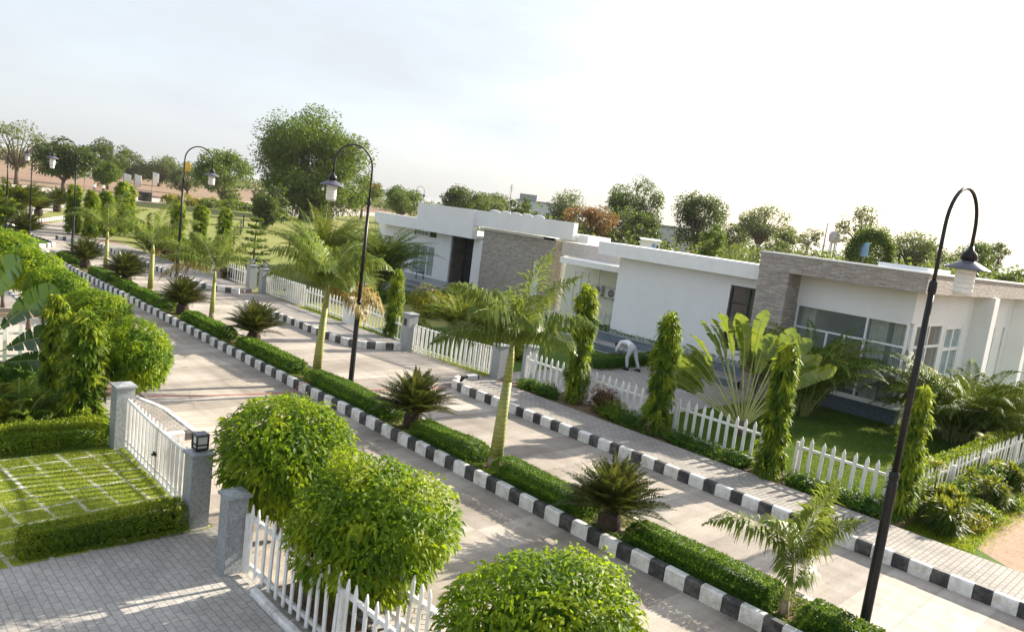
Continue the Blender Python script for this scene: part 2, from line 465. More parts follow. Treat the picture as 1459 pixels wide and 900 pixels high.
# ------------------------------------------------------------------ mesh helpers
def tag(o, label=None, cat=None, group=None, kind=None):
    if label: o['label'] = label
    if cat: o['category'] = cat
    if group: o['group'] = group
    if kind: o['kind'] = kind
    return o

def empty(name, loc=(0, 0, 0), rz=0.0, label=None, cat=None, group=None):
    o = bpy.data.objects.new(name, None)
    o.empty_display_size = 0.2
    COL.objects.link(o)
    o.location = loc
    o.rotation_euler = (0, 0, rz)
    return tag(o, label, cat, group)

def link(name, me, parent=None, loc=(0, 0, 0)):
    o = bpy.data.objects.new(name, me)
    COL.objects.link(o)
    o.location = loc
    if parent is not None:
        o.parent = parent
    return o

def copy_tree(o, parent=None):
    c = o.copy()
    COL.objects.link(c)
    if parent is not None:
        c.parent = parent
    for ch in o.children:
        copy_tree(ch, c)
    return c

class MB:
    """hard-surface mesh collector"""
    def __init__(s):
        s.v, s.f, s.m, s.sm = [], [], [], []
    def face(s, vs, mi=0, smooth=False):
        b = len(s.v)
        s.v += [tuple(v) for v in vs]
        s.f.append(tuple(range(b, b + len(vs)))); s.m.append(mi); s.sm.append(smooth)
    def add(s, vs, fs, mi=0, smooth=False):
        b = len(s.v)
        s.v += [tuple(v) for v in vs]
        for f in fs:
            s.f.append(tuple(b + i for i in f)); s.m.append(mi); s.sm.append(smooth)
        return s
    def box(s, x0, x1, y0, y1, z0, z1, mi=0, bev=0.0):
        if bev > 0:
            bm = bmesh.new()
            bmesh.ops.create_cube(bm, size=1)
            for v in bm.verts:
                v.co = Vector(((x0 + x1) / 2 + v.co.x * (x1 - x0), (y0 + y1) / 2 + v.co.y * (y1 - y0), (z0 + z1) / 2 + v.co.z * (z1 - z0)))
            bmesh.ops.bevel(bm, geom=list(bm.edges), offset=bev, segments=2, affect='EDGES')
            bm.verts.index_update()
            s.add([v.co[:] for v in bm.verts], [[v.index for v in f.verts] for f in bm.faces], mi)
            bm.free()
            return s
        vs = [(x0, y0, z0), (x1, y0, z0), (x1, y1, z0), (x0, y1, z0), (x0, y0, z1), (x1, y0, z1), (x1, y1, z1), (x0, y1, z1)]
        return s.add(vs, [(0, 3, 2, 1), (4, 5, 6, 7), (0, 1, 5, 4), (1, 2, 6, 5), (2, 3, 7, 6), (3, 0, 4, 7)], mi)
    def tube(s, pts, rad, n=10, mi=0, cap=True):
        pts = [Vector(p) for p in pts]
        if not hasattr(rad, '__len__'):
            rad = [rad] * len(pts)
        b = len(s.v)
        up = None
        for i, p in enumerate(pts):
            t = (pts[min(i + 1, len(pts) - 1)] - pts[max(i - 1, 0)]).normalized()
            if up is None:
                up = Vector((0, 0, 1)) if abs(t.z) < 0.9 else Vector((1, 0, 0))
            a = t.cross(up).normalized()
            up = a.cross(t).normalized()
            for k in range(n):
                q = 2 * math.pi * k / n
                s.v.append(tuple(p + (a * math.cos(q) + up * math.sin(q)) * rad[i]))
        for i in range(len(pts) - 1):
            for k in range(n):
                k2 = (k + 1) % n
                s.f.append((b + i * n + k, b + i * n + k2, b + (i + 1) * n + k2, b + (i + 1) * n + k)); s.m.append(mi); s.sm.append(True)
        if cap:
            s.f.append(tuple(b + k for k in range(n))[::-1]); s.m.append(mi); s.sm.append(False)
            e = b + (len(pts) - 1) * n
            s.f.append(tuple(e + k for k in range(n))); s.m.append(mi); s.sm.append(False)
        return s
    def lathe(s, prof, c=(0, 0, 0), n=20, mi=0):
        b = len(s.v)
        for r, z in prof:
            for k in range(n):
                q = 2 * math.pi * k / n
                s.v.append((c[0] + r * math.cos(q), c[1] + r * math.sin(q), c[2] + z))
        for i in range(len(prof) - 1):
            for k in range(n):
                k2 = (k + 1) % n
                s.f.append((b + i * n + k, b + i * n + k2, b + (i + 1) * n + k2, b + (i + 1) * n + k)); s.m.append(mi); s.sm.append(True)
        return s
    def mesh(s, name, mats):
        me = bpy.data.meshes.new(name)
        me.from_pydata(s.v, [], s.f)
        if not isinstance(mats, (list, tuple)):
            mats = [mats]
        for m in mats:
            me.materials.append(m)
        me.polygons.foreach_set('material_index', s.m)
        me.polygons.foreach_set('use_smooth', s.sm)
        me.update()
        return me
    def build(s, name, mats, parent=None, loc=(0, 0, 0)):
        return link(name, s.mesh(name, mats), parent, loc)

def unit(a):
    return a / np.maximum(np.linalg.norm(a, axis=-1, keepdims=True), 1e-9)

class LF:
    """leaf collector: triangles with a tint per leaf"""
    def __init__(s):
        s.v, s.t, s.c, s.m, s.n = [], [], [], [], 0
    def raw(s, v, t, c, mi=0):
        s.v.append(np.asarray(v, float)); s.t.append(np.asarray(t, int) + s.n); s.c.append(np.asarray(c, float)); s.m.append(np.full(len(t), mi))
        s.n += len(v)
    def leaves(s, P, D, U, L, Wd, tint, droop=0.2, fold=0.15, mi=0):
        """pointed leaves: base P, direction D, face normal U, length L, width Wd (arrays)"""
        N = len(P)
        D = unit(D); S = unit(np.cross(D, U)); U = np.cross(S, D)
        L = np.broadcast_to(np.asarray(L, float), (N,))[:, None]; Wd = np.broadcast_to(np.asarray(Wd, float), (N,))[:, None]
        down = np.array([0, 0, -1.0])
        m = P + D * L * 0.45 + down * L * droop * 0.25
        l = m - S * Wd * 0.5 + U * Wd * fold
        r = m + S * Wd * 0.5 + U * Wd * fold
        tip = P + D * L * (1 - droop * 0.25) + down * L * droop
        v = np.stack([P, l, m, r, tip], 1).reshape(-1, 3)
        b = (np.arange(N) * 5)[:, None]
        t = np.concatenate([b + np.array([[0, 2, 1]]), b + np.array([[0, 3, 2]]), b + np.array([[1, 2, 4]]), b + np.array([[2, 3, 4]])], 0)
        s.raw(v, t, np.repeat(np.clip(tint, 0, 1), 5), mi)
    def diamonds(s, P, D, U, L, Wd, tint, droop=0.0, mi=0):
        N = len(P)
        D = unit(D); S = unit(np.cross(D, U))
        L = np.broadcast_to(np.asarray(L, float), (N,))[:, None]; Wd = np.broadcast_to(np.asarray(Wd, float), (N,))[:, None]
        down = np.array([0, 0, -1.0])
        m = P + D * L * 0.45
        v = np.stack([P, m - S * Wd * 0.5, m + S * Wd * 0.5, P + D * L + down * L * droop], 1).reshape(-1, 3)
        b = (np.arange(N) * 4)[:, None]
        t = np.concatenate([b + np.array([[0, 2, 1]]), b + np.array([[1, 2, 3]])], 0)
        s.raw(v, t, np.repeat(np.clip(tint, 0, 1), 4), mi)
    def mesh(s, name, mats):
        v = np.concatenate(s.v); t = np.concatenate(s.t); c = np.concatenate(s.c); mi = np.concatenate(s.m)
        me = bpy.data.meshes.new(name)
        me.vertices.add(len(v)); me.vertices.foreach_set('co', v.ravel())
        me.loops.add(len(t) * 3); me.loops.foreach_set('vertex_index', t.ravel().astype(np.int32))
        me.polygons.add(len(t)); me.polygons.foreach_set('loop_start', np.arange(0, len(t) * 3, 3, dtype=np.int32))
        if not isinstance(mats, (list, tuple)):
            mats = [mats]
        for m in mats:
            me.materials.append(m)
        me.polygons.foreach_set('material_index', mi.astype(np.int32))
        a = me.attributes.new('tint', 'FLOAT', 'POINT')
        a.data.foreach_set('value', c)
        me.update(calc_edges=True)
        me.validate()
        return me
    def build(s, name, mats, parent=None, loc=(0, 0, 0)):
        return link(name, s.mesh(name, mats), parent, loc)

def rs(seed):
    return np.random.RandomState(seed)

def rvec(rg, n):
    return unit(rg.normal(size=(n, 3)))

def core(lf, v, t, tint=0.05):
    lf.raw(v, t, np.full(len(v), tint))

def ico(sub=3):
    bm = bmesh.new()
    bmesh.ops.create_icosphere(bm, subdivisions=sub, radius=1)
    bm.verts.index_update()
    v = np.array([x.co[:] for x in bm.verts]); t = np.array([[q.index for q in f.verts] for f in bm.faces])
    bm.free()
    return v, t
ICO3 = ico(3); ICO2 = ico(2)

# ------------------------------------------------------------------ ground and roads
def sheet(name, poly, z, mat, kind='structure'):
    mb = MB(); mb.face([(x, y, z) for x, y in poly])
    return tag(mb.build(name, mat), kind=kind)

def slab(name, poly, z0, z1, mat, kind='structure'):
    mb = MB()
    n = len(poly)
    vs = [(x, y, z1) for x, y in poly] + [(x, y, z0) for x, y in poly]
    mb.add(vs, [tuple(range(n))] + [(i, i + n, (i + 1) % n + n, (i + 1) % n) for i in range(n)])
    return tag(mb.build(name, mat), kind=kind)

def rect(x0, x1, y0, y1):
    return [(x0, y0), (x1, y0), (x1, y1), (x0, y1)]

mb = MB()
nseg = 24
mb.face([(-3000, -1500, 0), (4500, -1500, 0), (4500, 4500, 0), (-3000, 4500, 0)])
tag(mb.build('ground', M['earth']), kind='structure')
sheet('lawn', [(15.2, 76), (17.2, 62), (17.2, 24.5), (60, 24.5), (140, 100), (140, 205), (66, 128), (44, 126), (30, 115)], 0.006, M['lawn_far'])
sheet('plaza', [(2, 78), (16.8, 79), (28, 108), (42, 127), (70, 131), (150, 212), (120, 225), (44, 142), (30, 145), (2, 125)], 0.010, M['plaza'])
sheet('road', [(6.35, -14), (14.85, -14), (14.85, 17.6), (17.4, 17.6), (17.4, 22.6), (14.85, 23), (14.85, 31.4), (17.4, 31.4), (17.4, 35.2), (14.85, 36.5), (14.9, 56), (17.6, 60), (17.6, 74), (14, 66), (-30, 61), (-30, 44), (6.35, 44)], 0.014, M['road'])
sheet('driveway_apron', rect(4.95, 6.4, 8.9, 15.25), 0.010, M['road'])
sheet('side_drive', rect(-8, 6.4, 22.7, 29), 0.008, M['plaza'])
sheet('paved_drive', rect(-9, 4.95, -6, 11.08), 0.018, M['drive'])
sheet('grass_paver_drive', rect(-9, 4.93, 11.06, 15.3), 0.022, M['grass_paver'])
sheet('garden_soil', rect(-9, 5.6, 15.3, 22.7), 0.016, M['lawn'])
sheet('house_lawn', [(17.4, 4.9), (46, 2.4), (46, 12.6), (17.4, 12.6)], 0.012, M['lawn'])
sheet('house_drive', [(17.4, 12.6), (27.4, 12.6), (27.4, 24.5), (17.4, 24.5)], 0.018, M['pale_drive'])
sheet('planted_ground', rect(17.4, 26, 18.4, 26.3), 0.024, M['lawn'])
sheet('dirt_lot', [(16.5, -14), (46, -14), (46, 1.9), (30, 3.0), (21.0, 3.5), (18, 4.0), (16.5, 4.2)], 0.010, M['sand'])
sheet('verge', [(16.4, 0.5), (16.75, 0.5), (16.9, 2.6), (17.5, 3.45), (19.3, 3.6), (23, 3.8), (30, 3.6), (46, 2.6), (46, 4.9), (16.4, 4.9)], 0.014, M['lawn'])

# raised paths
slab('footpath', [(14.86, -14), (16.45, -14), (16.45, 17.0), (15.6, 17.5), (14.86, 16.9)], 0, 0.20, M['path'])
slab('footpath', [(14.86, 23.6), (15.6, 22.7), (16.9, 22.4), (16.6, 31.2), (14.86, 31.4)], 0, 0.20, M['path'])
slab('footpath', [(14.86, 36.9), (16.2, 35.2), (16.8, 35.4), (16.6, 54), (15.1, 54.6), (14.86, 53)], 0, 0.20, M['path'])
slab('footpath', rect(5.35, 6.25, -6, 8.75), 0, 0.14, M['path_near'])
slab('footpath', [(5.05, 15.4), (6.25, 15.4), (6.25, 17.2), (6.0, 18.4), (5.05, 18.4)], 0, 0.14, M['path'])
slab('footpath', rect(5.05, 6.25, 30, 44), 0, 0.14, M['path'])
slab('planting_bed', rect(16.46, 17.75, 4.75, 16.9), 0, 0.14, M['soil'])
slab('planting_bed', rect(4.95, 5.34, -6, 8.75), 0, 0.10, M['soil'])
slab('planting_bed', [(10.33, -14), (11.44, -14), (11.44, 46.8), (10.9, 47.5), (10.33, 46.8)], 0, 0.19, M['soil'])
slab('garden_terrace', [(24.8, 24.7), (30.5, 22.0), (30.5, 27.0), (25, 29)], 0, .42, M['lawn'])
slab('planting_bed', rect(16.9, 17.4, 23, 31), 0, 0.10, M['lawn'])
slab('planting_bed', [(9.6, 53), (11.2, 51.3), (12.0, 53), (11.2, 63), (8.0, 62)], 0, 0.17, M['lawn'])

def kerb(pts, h=0.27, w=0.16, phase=0.0, lb=0.29, lw=0.38, only_white=False):
    """painted kerb stones along a polyline; alternately white and black"""
    mb = MB()
    P = [Vector((x, y, 0)) for x, y in pts]
    seg = [(P[i + 1] - P[i]).length for i in range(len(P) - 1)]
    tot = sum(seg)
    def at(s):
        i = 0
        while i < len(seg) - 1 and s > seg[i]:
            s -= seg[i]; i += 1
        d = (P[i + 1] - P[i]).normalized()
        return P[i] + d * s, d
    s = -phase
    k = 0
    rg = random.Random(int(pts[0][1] * 10) + 5)
    while s < tot:
        ln = lw if k % 2 == 0 else lb
        a, b = max(0, s), min(tot, s + ln)
        if b - a > 0.05:
            pa, da = at(a + 0.004); pb, db = at(b - 0.004)
            na = Vector((-da.y, da.x, 0)) * w / 2; nb = Vector((-db.y, db.x, 0)) * w / 2
            hh = h + rg.uniform(-0.008, 0.008); c = 0.028
            j = Vector((rg.uniform(-.006, .006), rg.uniform(-.006, .006), 0))
            up = lambda z: Vector((0, 0, z))
            sec = lambda p, n: [p - n + j, p - n + up(hh - c) + j, p - n * (1 - 2 * c / w) + up(hh) + j, p + n * (1 - 2 * c / w) + up(hh) + j, p + n + up(hh - c) + j, p + n + j]
            A, B = sec(pa, na), sec(pb, nb)
            mb.add([tuple(v) for v in A + B], [(i, i + 1, i + 7, i + 6) for i in range(5)] + [(5, 4, 3, 2, 1, 0), (6, 7, 8, 9, 10, 11)], 0 if (k % 2 == 0 or only_white) else 1)
        s += ln; k += 1
    return tag(mb.build('kerb', [M['kerb_white'], M['kerb_black']]), kind='structure')

kerb([(10.25, -3.0), (10.25, 46.7), (10.5, 47.4), (10.9, 47.7), (11.3, 47.4), (11.52, 46.7)])
kerb([(11.52, 46.6), (11.52, -3.0)], h=.20)
kerb([(14.78, -3.0), (14.78, 16.6), (14.95, 17.25), (15.35, 17.65), (16.2, 17.55)], phase=0.2)
kerb([(14.78, 31.6), (14.78, 24.0), (14.95, 23.3), (15.4, 22.75), (16.1, 22.45), (16.9, 22.3)], phase=0.1)
kerb([(16.0, 35.0), (15.3, 35.6), (14.9, 36.4), (14.78, 37.2), (14.8, 52.8), (14.6, 54.2), (14.0, 55.6), (13.2, 56.9)])
kerb([(6.3, -6), (6.3, 8.75)], h=0.16, only_white=True)
kerb([(5.1, 15.32), (6.22, 15.32)], h=0.19, phase=.1)
kerb([(6.3, 15.4), (6.3, 17.2), (6.0, 18.4)], h=0.155, only_white=True)
kerb([(6.3, 30), (6.3, 44)], h=0.18)
kerb([(9.45, 53.2), (10.2, 51.6), (11.2, 51.1), (12.05, 52.4), (12.1, 53.5), (11.2, 63)], h=0.25)
kerb([(8, 60.2), (12.2, 64.8), (18.0, 75.8), (20, 79)], h=0.28, only_white=False)
kerb([(4.9, 9.0), (4.6, 9.0), (4.6, 3.0)], h=0.09, w=0.12, only_white=True)

# ------------------------------------------------------------------ the white villa on the right
def wavy(mb, x, y0, y1, z0, z1, amp=0.05, n=40, waves=7, mi=0, pinch=None):
    vs = []
    for i in range(n + 1):
        t = i / n
        y = y0 + (y1 - y0) * t
        for z in (z0, z1):
            vs.append((x + amp * math.sin(t * waves * 2 * math.pi), y, z))
    fs = [(2 * i, 2 * i + 2, 2 * i + 3, 2 * i + 1) for i in range(n)]
    mb.add(vs, fs, mi, True)

def window_x(parent, x, y0, y1, z0, z1, mull=(), trans=(), fw=0.06, dep=0.10, fm='frame', pane='glass', name='window'):
    """window in a wall that faces -X; frame > pane"""
    f = MB()
    f.box(x - 0.02, x + dep, y0, y1, z0, z0 + fw); f.box(x - 0.02, x + dep, y0, y1, z1 - fw, z1)
    f.box(x - 0.018, x + dep, y0, y0 + fw, z0 + fw, z1 - fw); f.box(x - 0.018, x + dep, y1 - fw, y1, z0 + fw, z1 - fw)
    for y in mull:
        f.box(x - 0.014, x + dep - 0.01, y - fw / 2, y + fw / 2, z0 + fw, z1 - fw)
    for z in trans:
        f.box(x - 0.010, x + dep - 0.02, y0 + fw, y1 - fw, z - fw / 2, z + fw / 2)
    fo = f.build(name, M[fm], parent)
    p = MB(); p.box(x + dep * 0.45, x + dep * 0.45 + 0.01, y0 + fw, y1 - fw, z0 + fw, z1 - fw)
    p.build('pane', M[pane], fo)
    return fo

def window_y(parent, y, x0, x1, z0, z1, mull=(), trans=(), fw=0.07, dep=0.10, fm='frame', pane='glass_pale', name='window'):
    f = MB()
    f.box(x0, x1, y - 0.02, y + dep, z0, z0 + fw); f.box(x0, x1, y - 0.02, y + dep, z1 - fw, z1)
    f.box(x0, x0 + fw, y - 0.018, y + dep, z0 + fw, z1 - fw); f.box(x1 - fw, x1, y - 0.018, y + dep, z0 + fw, z1 - fw)
    for x in mull:
        f.box(x - fw / 2, x + fw / 2, y - 0.014, y + dep - 0.01, z0 + fw, z1 - fw)
    for z in trans:
        f.box(x0 + fw, x1 - fw, y - 0.010, y + dep - 0.02, z - fw / 2, z + fw / 2)
    fo = f.build(name, M[fm], parent)
    p = MB(); p.box(x0 + fw, x1 - fw, y + dep * 0.45, y + dep * 0.45 + 0.01, z0 + fw, z1 - fw)
    p.build('pane', M[pane], fo)
    return fo

H2 = empty('villa', (27.5, 8.65, 0), 0, 'nearer flat-roofed villa with a stone-clad roof band and a big corner window', 'house')
HL = lambda mb, name, mats: mb.build(name, mats, H2, (-27.5, -8.65, 0))
w = MB()
w.box(27.5, 27.75, 8.65, 12.75, 3.57, 4.66)                     # wall over the glass
w.box(27.85, 28.3, 8.9, 12.75, 0, 0.55)
for x0, x1 in ((27.752, 28.05), (30.95, 31.25), (33.4, 35.9), (36.25, 37.9), (38.25, 39.5), (39.85, 48)):
    w.box(x0, x1, 8.65, 8.9, 0, 4.66)
w.box(28.05, 30.95, 8.652, 8.9, 3.55, 4.66); w.box(28.05, 30.95, 8.652, 8.9, 0, 0.6)
w.box(31.25, 33.4, 8.652, 8.9, 3.45, 4.66); w.box(31.25, 33.4, 8.652, 8.9, 0, 1.4)
for x0, x1 in ((35.9, 36.25), (37.9, 38.25), (39.5, 39.85)):
    w.box(x0, x1, 8.80, 8.9, 0, 4.66); w.box(x0, x1, 8.654, 8.80, 3.3, 4.66); w.box(x0, x1, 8.654, 8.80, 0, 0.7)
# rear wing wall with a window hole
w.box(28.0, 28.25, 15.85, 21.7, 0, 4.2); w.box(28.0, 28.25, 14.0, 14.62, 0, 4.2)
w.box(28.002, 28.25, 14.62, 15.85, 3.8, 4.2); w.box(28.002, 28.25, 14.62, 15.85, 0, 1.2)
w.box(28.25, 40, 21.45, 21.7, 0, 4.2)
HL(w, 'wall', M['wall'])
s = MB(); s.box(27.44, 27.84, 8.58, 12.72, 0, 0.56); HL(s, 'sill_wall', M['granite_dark'])
s = MB(); s.box(27.36, 27.86, 8.52, 12.74, 0.562, 0.62); HL(s, 'sill', M['frame'])
s = MB()
s.box(26.5, 27.6, 12.75, 13.95, 0, 4.66)
s.box(27.6, 28.9, 13.3, 13.95, 0, 4.66)
HL(s, 'stone_pier', M['stone'])
s = MB()
s.box(26.48, 27.9, 8.1, 13.97, 4.662, 5.30)
s.box(27.9, 48, 8.1, 8.95, 4.662, 5.30)
HL(s, 'stone_band', M['stone'])
s = MB()
s.box(26.44, 27.95, 8.06, 14.0, 5.302, 5.36); s.box(27.95, 48, 8.06, 9.0, 5.302, 5.36)
HL(s, 'coping', M['white'])
s = MB()
s.box(27.95, 48, 9.0, 14.0, 4.85, 5.02); s.box(28.3, 45, 14.0, 21.6, 4.25, 4.4)
s.box(34, 37, 10.5, 12.5, 5.02, 5.5)
HL(s, 'roof', M['far_wall'])
s = MB()
s.box(27.3, 29.0, 13.99, 22.5, 4.202, 4.78)
s.box(28.3, 32.0, 21.72, 25.7, 3.42, 3.70)
HL(s, 'fascia', M['white'])
s = MB(); s.box(30.0, 32, 22.52, 27.2, 3.702, 4.42); HL(s, 'light_stone_band', plain('pale_ledge_stone', (0.56, 0.50, 0.45), 0.85, 0.16, 8, bmp=0.5))
s = MB(); s.box(30.6, 30.85, 21.72, 27.3, 0, 3.42); HL(s, 'recess_wall', M['wall_cream'])
for xa in (34.3, 40.6, 44.4):
    s = MB(); s.box(xa, xa + .65, 7.95, 8.648, 0, 4.66); HL(s, 'wall_fin', M['wall'])
WL = empty  # noqa
def at_house(o, ox, oy):
    o.location = (o.location.x - ox, o.location.y - oy, 0); return o
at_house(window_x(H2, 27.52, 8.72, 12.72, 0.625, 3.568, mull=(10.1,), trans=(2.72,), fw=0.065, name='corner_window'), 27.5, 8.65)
f = MB()
f.box(27.50, 27.57, 11.40, 11.47, 0.71, 2.68); f.box(27.50, 27.57, 10.75, 10.81, 0.71, 2.68); 
HL(f, 'sash_bar', M['frame'])
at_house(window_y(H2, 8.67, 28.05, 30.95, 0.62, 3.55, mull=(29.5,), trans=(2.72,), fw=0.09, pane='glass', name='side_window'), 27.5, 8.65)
at_house(window_y(H2, 8.67, 31.3, 33.35, 1.42, 3.45, mull=(32.3,), trans=(2.55,), fw=0.13, name='side_window'), 27.5, 8.65)
for x0, x1 in ((35.9, 36.25), (37.9, 38.25), (39.5, 39.85)):
    p = MB(); p.box(x0 + 0.01, x1 - 0.01, 8.77, 8.795, 0.7, 3.3); HL(p, 'slit_window', M['glass_pale'])
at_house(window_x(H2, 28.06, 14.63, 15.84, 1.2, 3.79, mull=(15.0,), trans=(3.1,), fw=0.07, fm='dark_frame', pane='glass_dark', name='dark_window'), 27.5, 8.65)
at_house(window_x(H2, 30.56, 25.6, 26.6, 1.0, 3.02, mull=(26.1,), fw=0.06, pane='glass_pale', name='small_window'), 27.5, 8.65)
f = MB(); f.box(30.55, 30.60, 24.85, 24.93, 0.1, 3.41); f.box(30.52, 30.60, 23.2, 23.3, 0.1, 3.41); HL(f, 'pilaster', M['wall'])
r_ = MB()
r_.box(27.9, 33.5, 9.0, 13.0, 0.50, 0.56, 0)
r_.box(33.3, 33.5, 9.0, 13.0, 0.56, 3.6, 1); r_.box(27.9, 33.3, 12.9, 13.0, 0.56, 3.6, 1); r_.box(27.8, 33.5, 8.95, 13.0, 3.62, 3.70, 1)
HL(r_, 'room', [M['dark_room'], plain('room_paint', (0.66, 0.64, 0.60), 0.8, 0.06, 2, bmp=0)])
c_ = MB()
wavy(c_, 27.82, 9.46, 10.06, 0.6, 3.5, waves=6); wavy(c_, 27.82, 8.86, 9.27, 0.6, 3.5, waves=4); wavy(c_, 27.88, 12.1, 12.6, 0.6, 3.5, waves=5)
HL(c_, 'curtain', M['curtain'])
def lounge_chair(x, y, rz, label):
    e = empty('armchair', (x, y, 0.565), rz, label, 'chair', 'armchairs inside the villa')
    a = MB(); a.box(-0.35, 0.35, -0.35, 0.35, 0.12, 0.42, 0, 0.04); a.build('seat', M['curtain'], e)
    a = MB(); a.box(0.25, 0.4, -0.36, 0.36, 0.424, 1.02, 0, 0.05); a.build('backrest', M['curtain'], e)
    for sx in (-0.28, 0.28):
        for sy in (-0.28, 0.28):
            a = MB(); a.tube([(sx, sy, 0), (sx, sy, 0.12)], 0.03, 8); a.build('leg', M['dark_frame'], e)
lounge_chair(28.75, 9.35, 0.3, 'cream armchair just inside the big villa window, nearer the corner')
lounge_chair(28.85, 10.55, -0.2, 'cream armchair inside the villa behind the tall window mullion')
e = empty('dining_table', (30.2, 9.9, 0.565), 0, 'dark table inside the villa behind the armchairs', 'table')
a = MB(); a.box(-0.5, 0.5, -0.9, 0.9, 0.70, 0.75, 0, 0.01); a.build('tabletop', M['dark_frame'], e)
for sx in (-.42, .42):
    for sy in (-.8, .8):
        a = MB(); a.tube([(sx, sy, 0), (sx, sy, .70)], 0.035, 8); a.build('leg', M['dark_frame'], e)

# air-conditioners
def ac_unit(x, y, z, label, rz=0.0):
    e = empty('air_conditioner', (x, y, z), rz, label, 'air conditioner')
    e.scale = (.8, .8, .8)
    a = MB(); a.box(-0.16, 0.16, -0.42, 0.42, 0, 0.62, 0, 0.02); a.build('casing', M['ac'], e)
    a = MB()
    for k in range(3):
        r0 = 0.08 + 0.07 * k
        a.tube([(-0.172, -0.10 + r0 * math.cos(q), 0.31 + r0 * math.sin(q)) for q in [2 * math.pi * i / 24 for i in range(25)]], 0.009, 6)
    for q in (0, math.pi / 4, math.pi / 2, 3 * math.pi / 4):
        a.tube([(-0.172, -0.10 - 0.24 * math.cos(q), 0.31 - 0.24 * math.sin(q)), (-0.172, -0.10 + 0.24 * math.cos(q), 0.31 + 0.24 * math.sin(q))], 0.007, 6)
    a.build('fan_guard', M['ac'], e)
    a = MB(); a.lathe([(0.0, -0.166), (0.25, -0.166), (0.25, -0.150)], (0, 0, 0), 24)
    a.v = [(z_, x_ - 0.10, y_ + 0.31) for x_, y_, z_ in a.v]
    a.build('fan_opening', M['ac_dark'], e)
    for yb in (-.38, .34):
        a = MB(); a.box(-0.2, 0.2, yb, yb + .04, -0.05, 0); a.build('bracket', M['ac_dark'], e)
ac_unit(30.3, 24.62, 1.98, 'left air-conditioner unit on the cream wall above the picket fence')
ac_unit(30.3, 23.72, 1.93, 'right air-conditioner unit on the cream wall, beside the blank white wall')
ac_unit(37.6, 6.9, 0.06, 'grey outdoor air-conditioner at the right edge of the garden by the villa wall', R(20))

# terraced slate walls
def slate_wall(x0, x1, y0, y1, z0, z1, label):
    e = empty('slate_wall', (x0, y0, 0), 0, label, 'retaining wall')
    a = MB(); a.box(0, x1 - x0, 0, y1 - y0, z0, z1); a.build('facing', M['slate'], e)
    a = MB(); a.box(-0.05, x1 - x0 + 0.0, -0.05, y1 - y0, z1 + 0.002, z1 + 0.04); a.build('coping', M['floor_grey'], e)
slate_wall(26.3, 26.55, 13.97, 23.5, 0, 0.28, 'lower dark slate-tiled step wall beside the bending gardener')
sheet('terrace_ledge', rect(26.55, 27.6, 13.97, 23.5), 0.27, M['pale_drive'])
slate_wall(27.62, 27.92, 13.97, 23.5, 0, 0.60, 'upper dark slate-tiled wall under the blank white villa wall')

# ------------------------------------------------------------------ the villa beyond
H1 = empty('villa', (32, 29.5, 0), 0, 'far white villa with a tall plain parapet, grey stone wall and dark recessed entrance', 'house')
HL = lambda mb, name, mats: mb.build(name, mats, H1, (-32, -29.5, 0))
s = MB(); s.box(32.0, 32.4, 31.25, 35.8, 0, 4.48); s.box(31.9, 32.6, 29.45, 30.45, 0, 4.43); s.box(32.0, 32.3, 30.45, 31.25, 3.0, 4.46); HL(s, 'stone_wall', M['stone'])
s = MB(); s.box(32.15, 32.45, 30.45, 31.25, 0, 3.0); HL(s, 'pilaster', M['wall'])
s = MB(); s.box(32.1, 32.5, 35.8, 36.75, 0, 3.62); HL(s, 'pilaster', M['wall'])
s = MB()
s.box(32.4, 32.7, 39.4, 41.05, 0, 3.6); s.box(32.4, 32.7, 43.6, 48, 0, 3.6); s.box(32.402, 32.7, 41.05, 43.6, 0, 0.45); s.box(32.402, 32.7, 41.05, 43.6, 2.62, 3.2)
HL(s, 'wall', M['wall'])
s = MB(); s.box(33.2, 33.4, 27.8, 29.3, 0, 3.6); s.box(32.6, 45, 29.302, 29.6, 0, 4.4); HL(s, 'wall', M['wall'])
s = MB()
s.box(31.55, 31.9, 27.95, 36.2, 4.49, 5.47)
s.box(31.35, 31.8, 36.2, 42.1, 3.64, 5.47)
s.box(31.40, 31.9, 42.1, 47.3, 3.62, 4.42)
HL(s, 'parapet', M['wall'])
s = MB(); s.box(31.9, 40, 29.6, 36.2, 4.30, 4.45); s.box(31.8, 40, 36.2, 47.3, 3.65, 3.85); HL(s, 'roof', M['far_wall'])
s = MB(); s.box(32.0, 34, 27.2, 29.3, 4.3, 4.85); HL(s, 'upstand', M['wall'])
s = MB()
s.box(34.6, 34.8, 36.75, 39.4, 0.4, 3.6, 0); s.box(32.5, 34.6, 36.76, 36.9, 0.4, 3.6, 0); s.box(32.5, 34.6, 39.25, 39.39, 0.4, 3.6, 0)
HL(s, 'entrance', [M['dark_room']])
s = MB(); s.box(33.10, 33.19, 28.5, 29.2, 0, 2.9); HL(s, 'side_door', M['dark_frame'])
d = window_x(H1, 33.5, 36.95, 39.2, 0.45, 3.5, mull=(37.7, 38.5), trans=(2.7,), fw=0.08, fm='dark_frame', pane='glass_dark', name='entrance_door'); at_house(d, 32, 29.5)
at_house(window_x(H1, 32.45, 41.07, 43.58, 0.47, 2.6, mull=(41.9, 42.75), fw=0.07, pane='glass_pale', name='window'), 32, 29.5)
at_house(window_x(H1, 32.45, 40.9, 41.8, 3.22, 3.58, fw=0.05, fm='dark_frame', pane='glass_dark', name='clerestory_window'), 32, 29.5)
at_house(window_x(H1, 32.45, 41.9, 43.4, 3.22, 3.58, mull=(42.5, 42.8), fw=0.05, pane='glass_pale', name='clerestory_window'), 32, 29.5)
at_house(window_x(H1, 32.45, 43.5, 44.3, 3.22, 3.58, fw=0.05, fm='dark_frame', pane='glass_dark', name='clerestory_window'), 32, 29.5)
